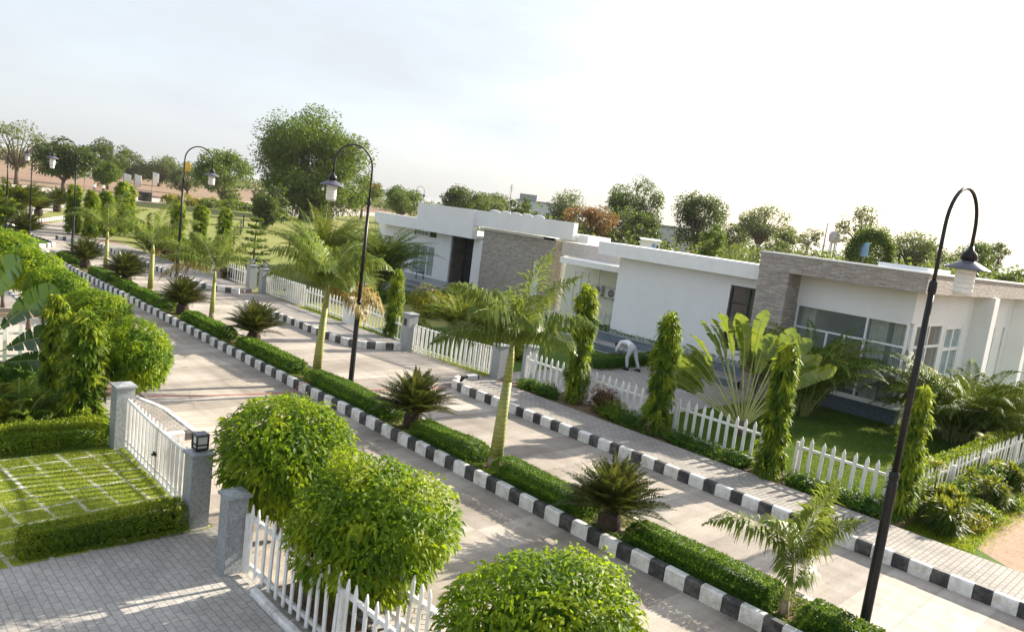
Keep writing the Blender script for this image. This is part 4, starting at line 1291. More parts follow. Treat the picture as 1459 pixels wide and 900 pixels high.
def spiky(x, y, r, seed, label, n=420, L=0.45, Wd=0.05, z=0.0, group=None, heads=7, h=0.5, mat='lf_spike'):
    """dracaena-like shrub: several rosettes of strap leaves"""
    rg = rs(seed)
    e = empty('spiky_shrub', (x, y, z), 0, label, 'shrub', group)
    lf = LF(); mb = MB()
    for k in range(heads):
        a = rg.uniform(0, 6.28); q = r * 0.75 * math.sqrt(rg.uniform(0, 1))
        c = np.array([q * math.cos(a), q * math.sin(a), h * rg.uniform(.55, 1.1) * (1.15 - 0.5 * q / r)])
        mb.tube([(c[0] * .5, c[1] * .5, 0), tuple(c)], [.022, .014], 6)
        m = n // heads
        az = rg.uniform(0, 2 * math.pi, m); el = rg.uniform(-0.45, 1.45, m)
        D = np.stack([np.cos(az) * np.cos(el), np.sin(az) * np.cos(el), np.sin(el)], 1)
        U = unit(np.array([0, 0, 1.0]) + rvec(rg, m) * .3)
        P = c + rvec(rg, m) * .05
        lf.leaves(P, D, U, L * rg.uniform(.7, 1.15, m), Wd * rg.uniform(.8, 1.2, m), np.clip(0.18 + 0.5 * np.sin(np.clip(el, 0, 2)) * rg.uniform(.4, 1.2, m) + rg.normal(0, .12, m), 0, 1), 0.30, 0.2)
        lf.leaves(P * np.array([.8, .8, .55]), D * np.array([1, 1, .3]), U, L * rg.uniform(.5, .9, m), Wd * rg.uniform(.8, 1.2, m), np.clip(rg.normal(.15, .1, m), 0, 1), 0.4, 0.2)
    lf.build('foliage', M[mat], e); mb.build('stem', M['bark'], e)
    return e

def fan_palm(x, y, leaves, seed, label, fan_az, mat='lf_banana', z=0.0, trunk=0.2):
    """traveller's palm: long petioles in one plane, each with a torn banana-like blade.
    leaves: (angle from vertical in the fan plane deg, petiole length, blade length, blade width, twist)"""
    rg = rs(seed)
    e = empty('fan_palm', (x, y, z), 0, label, 'palm')
    h = np.array([math.cos(fan_az), math.sin(fan_az), 0.0]); out = np.array([-h[1], h[0], 0.0])
    mb = MB(); mb.tube([(0, 0, 0), (0, 0, trunk), (0, 0, trunk + .25)], [.2, .17, .12], 12); mb.build('trunk', M['bark'], e)
    for (ang, pl, bl, bw, tw) in leaves:
        a = R(ang)
        b0 = h * math.sin(a) * .10 + np.array([0, 0, trunk + .05]) + out * rg.uniform(-.05, .05)
        lf = LF()
        d0 = h * math.sin(a) + np.array([0, 0, math.cos(a)]) + out * rg.uniform(-.08, .08)
        d0 /= np.linalg.norm(d0)
        pts = [b0 + d0 * pl * q / 6 + h * math.sin(a) * 0.10 * (q / 6) ** 2 for q in range(7)]
        dd = d0.copy(); p = pts[-1].copy(); mid = [p.copy()]; N = 22
        for i in range(N):
            dd = unit(dd + (h * np.sign(math.sin(a)) * rg.uniform(.01, .035) + np.array([0, 0, -0.03]) + out * rg.normal(0, .01)) * (i / N) * 1.5)
            p = p + dd * bl / N; mid.append(p.copy())
        pt = MB(); pt.tube([tuple(q) for q in pts + mid[1::3]], [.035 - .02 * min(i, 6) / 6 - .0015 * max(0, i - 6) for i in range(len(pts + mid[1::3]))], 7)
        v = np.array(pt.v); t = []
        for f_ in pt.f:
            for k in range(1, len(f_) - 1): t.append((f_[0], f_[k], f_[k + 1]))
        lf.raw(v, np.array(t), np.full(len(v), .5), 1)
        mid = np.array(mid)
        fwd = unit(np.gradient(mid, axis=0))
        ref = out * math.cos(tw) + h * math.sin(tw)
        for sg in (1, -1):
            dip = rg.uniform(.0, .75)
            i = 0
            while i < N:
                k = min(N, i + rg.randint(1, 4))
                tear = rg.normal(0, .30)
                t0 = rg.uniform(.25, .75)
                vs = []
                for j in range(i, k + 1):
                    q = j / N
                    wd = bw * (math.sin(min(1, q * 1.25 + .10) * math.pi * .5) * (1 - max(0, (q - .72) / .28) ** 2.2) + .02)
                    sdir = unit(np.cross(fwd[j], ref)) * sg
                    nrm = unit(np.cross(sdir, fwd[j]))
                    c0 = mid[j]
                    sl = unit(sdir + fwd[j] * .35 + nrm * (dip + tear) * (1 if nrm[2] > 0 else -1) * .6 + np.array([0, 0, -.12]))
                    shrink = 0.012 * (1 if j == i else (-1 if j == k else 0))
                    vs.append(c0); vs.append(c0 + sl * wd * .55 + np.array([0, 0, .012])); vs.append(c0 + sl * wd + np.array([0, 0, -.06 * wd]) + fwd[j] * shrink)
                tt = []
                for j in range(k - i):
                    o = 3 * j
                    for c in (0, 1):
                        tt += [(o + c, o + c + 1, o + c + 4), (o + c, o + c + 4, o + c + 3)]
                lf.raw(np.array(vs), np.array(tt), np.clip(np.full(len(vs), t0) + rg.normal(0, .05), 0, 1))
                i = k
        lf.build('leaf', [M[mat], M['petiole']], e)
    return e

def bg_tree(x, y, h, r, seed, label, mat='lf_tree', name='tree', cb=None, clumps=40, per=150, leaf=0.40, dens_core=True, group='trees in the background fields', bare=0.0, flat=0.8, trunk_r=None, lean=0.0):
    rg = rs(seed)
    e = empty(name, (x, y, 0), 0, label, 'tree', group)
    cb = h * .25 if cb is None else cb
    zc = (h + cb) / 2; rz_ = (h - cb) / 2
    lf = LF(); mb = MB()
    tr = trunk_r or max(0.12, r * .07)
    fork = max(cb * 1.0, 0.6)
    mb.tube([(0, 0, 0), (lean * .3, 0, fork * .5), (lean * .6, 0, fork)], [tr * 1.3, tr, tr * .85], 9)
    f = lobes(rg, 6, .16, 1.0, 3.0)
    for k in range(clumps):
        d = rvec(rg, 1)[0]
        rad = (0.42 + 0.58 * rg.uniform(0, 1) ** .45) * (1 + f(d[None])[0])
        c = np.array([d[0] * r * rad * .86 + lean, d[1] * r * rad * .86, zc + d[2] * rz_ * rad * .86])
        cr_ = r * rg.uniform(.20, .36)
        m = int(per * rg.uniform(.6, 1.3))
        dv = rvec(rg, m)
        P = c + dv * (cr_ * rg.uniform(.15, 1, (m, 1)) ** .55) * np.array([1, 1, flat])
        D = unit(dv + rvec(rg, m) * .8 + np.array([0, 0, -.15])); U = unit(rvec(rg, m) + np.array([0, 0, .9]))
        lf.leaves(P, D, U, leaf * rg.uniform(.6, 1.3, m), leaf * .55 * rg.uniform(.7, 1.2, m), np.clip(rg.uniform(.2, .7) + rg.normal(0, .15, m), 0, 1), .2, .1)
        if k % 3 == 0 or bare > 0:
            s = Vector((lean * .6, 0, fork)); q = Vector(c)
            mid_ = s.lerp(q, .5) + Vector((0, 0, r * .08))
            mb.tube([s, mid_, q], [tr * .42, tr * .25, tr * .07], 5)
    mb.build('trunk', M['bark'], e)
    lf.build('crown', M[mat], e)
    return e

# ---- median planting
PAL = [
 (11.15, 11.2, 1.95, .80, .112, [(-25, 82, 1.05, .4), (-38, 70, 1.0, .8), (150, 66, 1.0, 1.4), (115, 60, 1.05, 1.5), (195, 54, 1.0, 1.5), (-75, 48, 1.0, 1.2), (-95, 34, .95, 1.2), (20, 58, .9, 1.3), (65, 62, .9, 1.4), (240, 54, .85, 1.5), (165, 28, .95, 1.3)], 'nearest full-size palm in the median, its big crown in the centre of the view', 2.1, .70, 112, (.03, -.02)),
 (10.95, 4.42, .62, .22, .045, [(-40, 82, 1.05, .5), (-62, 66, .9, .8), (140, 50, 1.2, 1.4), (172, 66, 1.0, 1.2), (205, 36, .8, 1.4), (-10, 74, .85, .7)], 'small young palm in the median, lowest in the view, beside the nearest street lamp', 1.4, .50, 80, (.03, 0)),
 (11.3, 19.2, 2.1, .7, .10, [(150, 54, 1, 1.4), (190, 66, 1.05, 1.3), (230, 50, .95, 1.5), (-30, 56, 1.05, 1.8), (-60, 64, .9, 1.4), (20, 68, 1.0, 1.4), (75, 56, 1.0, 1.4), (115, 72, 1.05, 1.1), (-100, 34, .8, 1.5), (170, 34, .95, 1.4), (0, 34, .9, 1.8), (-35, 8, .95, 1.5), (-70, 0, .85, 1.4)], 'stout palm in the median left of the tall street lamp', 2.1, .70, 100, (.08, 0)),
 (12.0, 28.5, 1.45, .45, .075, [(-20, 78, 1.05, .5), (20, 72, 1.0, .8), (150, 46, 1.2, 1.3), (185, 40, 1.1, 1.5), (-70, 46, .9, 1.3), (60, 62, 1, 1.1), (110, 66, 1, 1.2), (-40, 60, 1.0, 1.1), (165, 18, 1.0, 1.5)], 'slender palm in the median with one drooping yellow frond', 2.2, .64, 84, (0, 0)),
 (11.65, 34.3, 1.8, .4, .095, [(150, 46, 1, 1.3), (190, 56, 1, 1.3), (-20, 60, 1.1, 1.3), (-60, 50, .9, 1.4), (30, 76, 1.1, .7), (75, 64, 1, 1.2), (115, 56, 1, 1.3), (230, 44, .9, 1.4)], 'palm with pale trunk in the median behind the third cycad', 2.15, .64, 78, (0, 0)),
 (11.65, 40.7, 1.7, .4, .09, [(150, 46, 1, 1.3), (190, 58, 1, 1.3), (-20, 60, 1.1, 1.2), (-60, 50, .9, 1.4), (30, 76, 1.1, .7), (75, 64, 1, 1.2), (115, 54, 1, 1.3)], 'farthest palm in the median, next to the last cycads', 2.15, .64, 74, (0, 0)),
]
for i, (x, y, ht_, hs, r_, fr, lab, Lf_, leaf_, nl_, ln_) in enumerate(PAL):
    x, y = x * .968, y * .968
    palm(x, y, ht_, hs, r_, fr, 40 + i, lab, Lf_, leaf_, nl_, z=.15, lean=ln_, dry={3: 1, 2: 2}.get(i, 0))
CY = [(10.95, 7.85, 1.0, 0, 'nearest cycad in the median, with stones at its foot'),
      (11.2, 14.3, 1.05, 1, 'cycad in the median between the tall street lamp and the central palm'),
      (11.65, 24.1, 1.08, 0, 'cycad in the median left of the stout palm'),
      (11.3, 29.6, 1.10, 1, 'cycad in the median just below the slender palm with the yellow frond'),
      (11.35, 36.6, 1.2, 0, 'large dark cycad between the two distant median palms'),
      (11.2, 42.5, 1.15, 1, 'farthest cycad at the end of the median, beside a lamp foot')]
for i, (x, y, s_, k_, lab) in enumerate(CY):
    cycad(x * .966, y * .966, s_ * 1.14, k_, i * 1.3, lab)
cycad(10.9, 54.2, 1.5, 0, 2.0, 'dark cycad beyond the road crossing at the far left', .1, 'cycads beyond the crossing')
cycad(16.4, 77.0, 1.9, 1, 1.0, 'distant cycad on the bank beyond the junction, left one', 0, 'cycads beyond the crossing')
cycad(19.6, 84.7, 2.0, 0, 3.0, 'distant cycad on the bank beyond the junction, right one', 0, 'cycads beyond the crossing')
cycad(8.9, 56.0, 1.5, 1, 0.4, 'dark cycad at the left picture edge beyond the crossing', .1, 'cycads beyond the crossing')

HD = [(2.9, 4.0, 'low clipped hedge in the median at the bottom edge of the view'),
      (4.42, 7.1, 'low clipped hedge in the median between the young palm and the nearest cycad'),
      (8.1, 10.55, 'low clipped hedge in the median between the nearest cycad and the central palm'),
      (11.2, 13.35, 'low clipped hedge in the median left of the central palm'),
      (14.4, 18.25, 'low clipped hedge in the median around the tall street lamp'),
      (19.1, 22.7, 'low clipped hedge in the median between the stout palm and a cycad'),
      (23.9, 27.3, 'low clipped hedge in the median right of the slender palm'),
      (29.3, 32.8, 'low clipped hedge in the median round the lamp with the right-hand lantern'),
      (33.6, 34.9, 'short clipped hedge in the median beside the pale palm'),
      (36.0, 38.9, 'low clipped hedge in the median behind the large dark cycad'),
      (41.8, 44.6, 'low clipped hedge at the far tip of the median')]
for i, (a_, b_, lab) in enumerate(HD):
    near = i < 5
    hedge(10.40, 10.95, a_, b_, .16, .56, lab, seed=60 + i, dens=3200 if near else 1200, L=.042 if near else .07, Wd=.024 if near else .042, wave=.012, group='clipped hedges in the median')
# low ground cover between the hedge and the kerb
rg = rs(77)
lf = LF()
n = 60000
Y_ = 1.0 + (46.0) * rg.uniform(0, 1, n) ** 1.6
X_ = np.where(rg.uniform(0, 1, n) < .4, rg.uniform(10.34, 10.50, n), rg.uniform(10.40, 11.43, n))
patch = lobes(rg, 10, .5, .8, 4)(np.stack([X_ * 1.5, Y_, np.zeros(n)], 1))
k = patch > -.8
P = np.stack([X_, Y_, .19 + np.clip(.05 + .05 * patch, 0, .14) * rg.uniform(0, 1, n)], 1)[k]
m = len(P)
lf.leaves(P, rvec(rg, m) + np.array([0, 0, .5]), rvec(rg, m) + np.array([0, 0, 1.2]), .055 * rg.uniform(.6, 1.4, m), .03 * rg.uniform(.7, 1.3, m), np.clip(.45 + patch[k] * .25 + rg.normal(0, .18, m), 0, 1))
tag(lf.build('ground_cover', M['lf_cover']), kind='stuff')
rg = rs(9)
for i, (dx, dy, s_) in enumerate([(-.42, .10, .15), (-.25, -.25, .12), (.25, -.35, .17), (.12, -.5, .13), (-.45, -.12, .10)]):
    b = bmesh.new(); bmesh.ops.create_icosphere(b, subdivisions=2, radius=s_)
    for v in b.verts: v.co *= 1 + rg.uniform(-.22, .22); v.co.z *= .7
    me = bpy.data.meshes.new('rock'); b.to_mesh(me); b.free(); me.materials.append(M['rock'])
    tag(link('rock', me, None, (10.86 + dx * .75, 7.58 + dy, .21)), 'brownish stone lying around the foot of the nearest cycad', 'stone', 'stones at the foot of the nearest cycad')

# ---- roadside column trees and planting bed
column_tree(17.2, 14.3, 3.65, .36, 0, 'tall mast tree beside the granite post and the slate walls, first in the row', .4)
column_tree(16.95, 11.15, 3.4, .35, 2, 'mast tree just left of the fan-shaped palm, second in the row')
column_tree(16.7, 7.72, 3.35, .34, 1, 'mast tree just right of the fan-shaped palm, third in the row', 2.2)
column_tree(17.2, 4.95, 3.0, .33, 3, 'nearest mast tree, at the fence corner behind the nearest street lamp', 1.2)
column_tree(17.2, 23.9, 2.75, .30, 2, 'dark narrow mast tree left of the granite post with the plaque', 3.3)
for i, (x, y, h, r, lab) in enumerate([
    (15.3, 61.5, 3.6, .55, 'dense dark-green mast tree at the bend of the far kerb'), (15.7, 58.8, 3.4, .55, 'mast tree right behind the far lamp with the left-hand lantern'),
    (17.1, 60.6, 3.4, .6, 'mast tree in the middle of the far group of column trees'), (19.0, 63.3, 4.2, .7, 'tall pale mast tree on the right of the far group'), (20.5, 67.0, 3.8, .7, 'rearmost mast tree of the far group'),
    (21.2, 57.6, 3.2, .6, 'mast tree behind the lamp with the right-hand lantern'), (24.4, 61.5, 3.0, .6, 'mast tree standing alone on the pale lawn, right of the lamp with the right-hand lantern'), (23.0, 53.5, 3.4, .6, 'bright mast tree on the pale lawn before the big round tree')]):
    column_tree(x, y, h, r, i, lab, i * .9, 0.0, 'far mast trees beyond the road')
column_tree(4.45, 16.6, 2.5, .40, 2, 'broad drooping mast tree beside the tall granite gate post', .8, 0)
column_tree(4.5, 19.2, 2.4, .28, 0, 'dark mast tree behind the broad one at the left garden', 2.0, 0)

rg = rs(15)
for i, (x, y, rx, ry, h, mt, lab) in enumerate([
    (16.95, 15.9, .32, .55, .38, 'lf_hedge', 'small dark shrub at the foot of the far gate post'), (16.9, 15.1, .33, .45, .42, 'lf_hedge', 'small dark shrub just left of the tallest mast tree'),
    (17.15, 13.1, .42, .5, .85, 'lf_red', 'reddish-brown bushy shrub right of the tallest mast tree'), (16.95, 12.55, .36, .45, .55, 'lf_hedge_y', 'yellow-green shrub in the bed, before the reddish bush'),
    (16.9, 12.0, .34, .5, .40, 'lf_hedge', 'low dark shrub left of the second mast tree'),
    (16.9, 10.25, .34, .55, .36, 'lf_hedge', 'low dark shrub just right of the second mast tree'), (16.85, 9.4, .34, .6, .36, 'lf_hedge', 'low dark shrub below the fence in front of the fan-shaped palm'), (16.85, 8.6, .34, .5, .38, 'lf_hedge', 'low dark shrub left of the third mast tree'),
    (16.9, 6.95, .32, .5, .34, 'lf_hedge', 'low dark shrub right of the third mast tree'), (16.9, 6.2, .32, .5, .34, 'lf_hedge', 'low dark shrub below the fence behind the young palm'), (16.9, 5.5, .32, .45, .36, 'lf_hedge', 'low dark shrub left of the nearest mast tree')]):
    shrub(x, y, (rx, ry, h * .55), 100 + i, lab, mt, int(1300), .075, .036, .12, 'shrubs in the bed along the fence')

# ---- corner bed on the right
for i, (x, y, r, h, lab) in enumerate([
    (17.75, 4.15, .62, .62, 'biggest spiky shrub, beside the nearest street lamp at the fence corner'),
    (18.9, 4.45, .52, .62, 'spiky shrub with yellow tips close to the fence, second from the lamp'),
    (20.6, 4.25, .60, .72, 'large spiky shrub by the fence above the sandy lot'),
    (23.1, 4.25, .60, .62, 'spiky shrub at the right picture edge')]):
    spiky(x, y, r, 130 + i, lab, 900, .40, .045, .0, 'spiky shrubs beside the dirt lot', 12, h)
for i, (x, y, r, h, mt, lab) in enumerate([
    (18.75, 3.95, .33, .33, 'lf_yellow', 'low golden shrub between the spiky bushes, nearest the sand'), (19.5, 3.9, .42, .42, 'lf_hedge_y', 'rounded yellow-green shrub at the edge of the sandy lot'),
    (19.6, 4.55, .38, .75, 'lf_hedge', 'leafy dark shrub against the side fence'), (21.9, 4.45, .45, .8, 'lf_hedge', 'tall leafy shrub against the side fence, farther right'), (21.4, 3.85, .36, .36, 'lf_hedge', 'low dark green shrub on the verge below the large spiky one')]):
    shrub(x, y, (r, r, h * .55), 140 + i, lab, mt, 1100, .085, .035, 0, 'shrubs beside the dirt lot')
hedge(17.9, 34.5, 4.85, 5.45, .05, .92, 'long bright yellow-green hedge behind the side fence of the villa garden', 'lf_hedge_y', 150, 420, .085, .045, .03, name='garden_hedge', shade=.62)
for i, (x, y, h, lab) in enumerate([(18.6, 4.72, 1.25, 'slim sapling at the fence corner behind the spiky shrub'), (22.2, 4.75, 1.45, 'slim dark-stemmed sapling sticking up over the bright hedge')]):
    e = empty('sapling', (x, y, 0), 0, lab, 'sapling')
    b = MB(); b.tube([(0, 0, 0), (.03, 0, h * .6), (-.05, 0, h)], [.018, .014, .008], 6); b.build('stem', M['bark'], e)
    rg = rs(160 + i); lf = LF(); m = 34
    az = rg.uniform(0, 6.28, m); D = np.stack([np.cos(az), np.sin(az), rg.uniform(.1, .9, m)], 1)
    lf.leaves(np.array([-.05, 0, h - .02]) + rvec(rg, m) * .04, D, np.tile([0, 0, 1.0], (m, 1)), .26, .07, rg.uniform(.5, 1, m), .3); lf.build('leaves', M['lf_spike'], e)

# ---- villa garden
_rg = rs(171); FANL = []
for _k in range(25):
    _a = -60 + 102 * _k / 24 + _rg.uniform(-2, 2)
    _c = math.cos(R(_a * .9))
    FANL.append((_a, (.75 + 1.15 * _c) * _rg.uniform(.85, 1.1), (.7 + .8 * _c) * _rg.uniform(.8, 1.1), _rg.uniform(.17, .25), _rg.uniform(.0, .8) if _a > -8 else _rg.uniform(.7, 1.6)))
fan_palm(20.2, 10.35, FANL, 170, 'fan-shaped palm with torn paddle leaves spread like a peacock tail in the villa garden', math.atan2(-.69, .72))
areca(25.0, 10.75, 46, 3.3, 180, 'tall dark bushy palm in front of the corner window of the villa', .55, .55, e0=58, e1=90, droop=(1.2, 2.2), group='bushy palms in the villa gardens')
areca(27.6, 6.7, 60, 3.0, 181, 'broad yellowish bushy palm at the corner of the villa', .55, .8, e0=40, e1=90, droop=(1.2, 2.1), group='bushy palms in the villa gardens', tshift=.04)
areca(30.2, 6.2, 42, 2.4, 187, 'lower yellowish bushy palm right of the villa corner, beside the air-conditioner', .42, .8, e0=30, e1=85, droop=(1.1, 2.0), group='bushy palms in the villa gardens', tshift=.04)
shrub(26.3, 13.2, (.8, .8, .9), 182, 'golden-leaved shrub below the dark window of the blank white wall', 'lf_yellow', 2200, .14, .05, 0, zc=1.6)
hedge(22.6, 28, 17.75, 18.35, .02, .50, 'clipped hedge that the gardener bends over', seed=183, dens=700, L=.07, Wd=.035)
hedge(27.85, 28.6, 14.6, 24, .55, .76, 'low hedge strip on top of the slate wall under the white wall', 'lf_hedge', 184, 500, .08, .04)

# garden behind the far gate (between the two villas)
shrub(22.9, 29.0, (1.0, 1.2, .75), 190, 'large golden shrub right of the dark column tree', 'lf_yellow', 2600, .11, .05, 0)
areca(21.2, 24.3, 30, 2.0, 191, 'bright yellow-green palm clump behind the crown of the central palm', .42, .5, e0=40, e1=88, droop=(.9, 1.7), group='bushy palms in the villa gardens', tshift=.25)
shrub(20.3, 20.3, (.8, .9, .55), 192, 'golden low shrub behind the villa gate, below the central palm crown', 'lf_yellow', 1800, .09, .045, 0)
shrub(22.2, 22.3, (.8, 1.0, .6), 193, 'dark rounded shrub behind the villa gate', 'lf_hedge', 1500, .10, .05, 0)
shrub(19.0, 25.2, (.7, .8, .5), 194, 'yellow-green shrub behind the plaque post', 'lf_hedge_y', 1500, .10, .05, 0)
hedge(20.5, 28.5, 32.6, 33.3, .02, .6, 'clipped hedge along the grey path of the far villa', seed=195, dens=420, L=.10, Wd=.05)
areca(25.8, 37.8, 60, 4.0, 196, 'big dark feathery palm covering the left end of the far villa', .55, .7, e0=50, e1=90, droop=(1.0, 1.9), group='bushy palms in the villa gardens', tshift=-.12)
areca(23.6, 40.5, 62, 4.4, 197, 'big bright bushy palm between the tall lamp and the far villa', .55, .8, e0=45, e1=90, droop=(.9, 1.7), group='bushy palms in the villa gardens', tshift=.12)
shrub(22.8, 38.6, (1.3, 1.6, 1.1), 207, 'tall bright green bush between the tall lamp and the far villa', 'lf_hedge_y', 2600, .16, .07, 0, zc=1.3)
shrub(26.6, 38.6, (1.0, 1.3, 1.1), 208, 'dark dense bush under the feathery palm at the far villa', 'lf_hedge', 2200, .16, .07, 0, zc=1.2)
areca(20.6, 33.5, 30, 2.6, 198, 'bushy palm behind the distant white gate', .5, .6, e0=45, e1=88, droop=(.9, 1.6), group='bushy palms in the villa gardens', tshift=.1)
areca(17.6, 45.5, 26, 2.0, 199, 'green palm clump beside the far footpath', .42, .6, e0=40, e1=88, group='bushy palms in the villa gardens')
areca(13.6, 72.5, 40, 3.2, 205, 'bright palm clump beyond the junction at the far-left edge', .7, .8, e0=50, e1=90, droop=(.9, 1.7), group='palms beyond the junction', tshift=.15, width=.06)
areca(10.0, 60.0, 30, 2.3, 206, 'green palm clump left of the farthest street lamps', .6, .7, e0=50, e1=90, droop=(.9, 1.7), group='palms beyond the junction', tshift=.05, width=.06)
areca(17.0, 49.5, 26, 2.2, 200, 'feathery palm clump at the far footpath, before the group of column trees', .42, .6, e0=40, e1=88, group='bushy palms in the villa gardens')
shrub(17.5, 39.7, (.6, .6, .45), 201, 'red-leaved shrub by the far footpath', 'lf_red', 1400, .10, .05, 0)
shrub(17.4, 47.5, (.8, .8, .5), 202, 'dark green shrub beyond the kerb, behind the pale palm', 'lf_red', 1300, .12, .06, 0)
# tiered conifer
e = empty('tiered_conifer', (18.9, 39.9, 0), 0, 'small tiered conifer behind the distant gate posts', 'tree')
b = MB(); b.tube([(0, 0, 0), (0, 0, 3.6)], [.07, .015], 7); b.build('trunk', M['bark'], e)
rg = rs(203); lf = LF()
for k in range(9):
    z_ = .35 + k * .37; rr = 1.15 * (1 - k / 10.5)
    for j in range(9):
        a = j * 2 * math.pi / 9 + k * .4; m = 40
        q = rg.uniform(.05, 1, m)
        P = np.stack([np.cos(a) * rr * q, np.sin(a) * rr * q, z_ + .16 * q - .05 * q * q], 1) + rg.normal(0, .03, (m, 3))
        D = unit(np.stack([np.full(m, math.cos(a)), np.full(m, math.sin(a)), np.full(m, .2)], 1) + rvec(rg, m) * .7)
        lf.diamonds(P, D, rvec(rg, m) + np.array([0, 0, 1]), .16, .05, np.clip(rg.normal(.4, .2, m), 0, 1))
lf.build('crown', M['lf_tree'], e)
bg_tree(41.1, 84.4, 4.3, 1.7, 204, 'small dark egg-shaped tree alone on the pale lawn', 'lf_tree_dk', 'clipped_tree', .5, 46, 130, .26)

# ---- round trees on the near side
ball_tree(5.6, 10.2, 1.42, (.93, .98, .88), 210, 'round clipped tree behind the granite post, middle of the three nearest', 9500, .15, .05)
ball_tree(5.6, 7.85, 1.17, (1.08, 1.12, .94), 211, 'biggest round clipped tree, in front over the white picket fence', 11500, .15, .05, tone=.07)
ball_tree(5.9, 4.75, 1.02, (1.05, 1.08, .93), 212, 'round clipped tree cut off by the bottom edge of the view', 11500, .15, .05, tone=.07)
ball_tree(5.55, 17.0, 1.50, (.76, .78, .72), 213, 'round clipped tree right behind the tall granite gate post', 8000, .11, .046, tone=.04)
ball_tree(5.55, 20.0, 1.80, (.78, .80, .62), 214, 'round clipped tree second beyond the granite gate post', 6500, .12, .05, tone=.16)
ball_tree(5.5, 23.4, 1.82, (.76, .80, .60), 215, 'round clipped tree third beyond the granite gate post', 5500, .13, .055, tone=-.08)
ball_tree(5.5, 26.5, 2.0, (.85, .85, .58), 216, 'round clipped tree behind the dark paddle leaves at the left', 5000, .14, .06, tone=.12)
ball_tree(5.5, 30.2, 2.0, (1.0, 1.1, .85), 217, 'farthest round clipped tree, at the left picture edge', 5000, .15, .065, tone=.18)

# near garden
hedge(2.35, 4.55, 11.12, 11.5, .02, .40, 'wavy clipped hedge between the grey paved drive and the grass drive', 'lf_hedge_y', 220, 2400, .055, .028, .02, shade=.50).location.x += 0
hedge(-7, 4.62, 15.42, 15.95, .02, .46, 'wavy clipped hedge behind the grass drive, running up to the tall granite post', 'lf_hedge_y', 221, 2000, .055, .028, .03, shade=.45)
areca(3.35, 16.95, 16, 1.0, 222, 'small yellowish palm in the left garden before the white fence', .32, .25, e0=35, e1=85, tshift=.22, group='small palms in the left garden')
areca(2.75, 17.7, 16, 1.1, 223, 'smaller yellowish palm at the left picture edge', .30, .22, e0=30, e1=80, tshift=.15, group='small palms in the left garden')
shrub(3.9, 18.3, (.5, .5, .2), 224, 'dark low shrub between the left palms and the mast trees', 'lf_hedge', 1600, .09, .045, 0)
shrub(3.8, 20.2, (.5, .5, .3), 225, 'dark leafy shrub below the left white fence', 'lf_hedge', 1500, .10, .05, 0)
shrub(2.2, 20.0, (.6, .5, .22), 226, 'dark low shrub at the left edge behind the palms', 'lf_hedge', 1500, .09, .045, 0)
fan_palm(2.9, 21.3, [(60, 1.3, 1.5, .34, .2), (42, 1.5, 1.7, .36, .3), (25, 1.6, 1.7, .36, .2), (8, 1.7, 1.6, .34, .4), (75, 1.0, 1.4, .32, .2), (-20, 1.6, 1.6, .34, .3), (-45, 1.4, 1.5, .34, .4)], 227, 'dark paddle-leaved palm at the left picture edge', math.atan2(-.69, .72), 'lf_banana_dk')

# grass blades
def grass(name, poly_fn, n, seed, mat, h=.05, w=.012):
    rg = rs(seed); P = poly_fn(rg, n); m = len(P); lf = LF()
    D = unit(rvec(rg, m) * .55 + np.array([0, 0, 1.0])); g = lobes(rg, 9, .3, .8, 5)
    lf.diamonds(P, D, rvec(rg, m), h * rg.uniform(.5, 1.3, m), w, np.clip(.45 + g(P) * .4 + rg.normal(0, .18, m), 0, 1))
    return tag(lf.build(name, M[mat]), kind='stuff')
def paver_grass(rg, n):
    P = np.stack([rg.uniform(-1.5, 4.9, n), rg.uniform(11.1, 15.4, n), np.full(n, .022)], 1)
    a = R(-6); u = P[:, 0] * math.cos(a) - P[:, 1] * math.sin(a); v = P[:, 0] * math.sin(a) + P[:, 1] * math.cos(a)
    fu, fv = (u / .48) % 1, (v / .48) % 1
    edge = np.minimum(np.minimum(fu, 1 - fu), np.minimum(fv, 1 - fv))
    bare = lobes(rg, 10, .5, .8, 3)(P)
    P = P[(P[:, 1] > 11.5) | (P[:, 0] < 2.3)]; u = P[:, 0] * math.cos(a) - P[:, 1] * math.sin(a); v = P[:, 0] * math.sin(a) + P[:, 1] * math.cos(a)
    fu, fv = (u / .48) % 1, (v / .48) % 1; edge = np.minimum(np.minimum(fu, 1 - fu), np.minimum(fv, 1 - fv)); n = len(P)
    bare = lobes(rg, 10, .5, .8, 3)(P)
    return P[(edge > .085) | (bare < -.35) & (rg.uniform(0, 1, n) < .8)]
grass('grass', paver_grass, 70000, 230, 'grass', .032, .010)
grass('grass', lambda rg, n: np.stack([17.8 + (28 - 17.8) * rg.uniform(0, 1, n) ** 1.3, rg.uniform(5.6, 12.5, n), np.full(n, .012)], 1), 60000, 231, 'grass_dk', .06, .016)
grass('grass', lambda rg, n: np.stack([rg.uniform(16.6, 24, n), rg.uniform(3.5, 4.8, n) + rg.normal(0, .12, n), np.full(n, .012)], 1), 16000, 232, 'grass', .06, .015)
grass('grass', lambda rg, n: np.stack([rg.uniform(16.85, 17.45, n), rg.uniform(18.0, 31, n), np.full(n, .05)], 1), 9000, 233, 'grass', .09, .02)

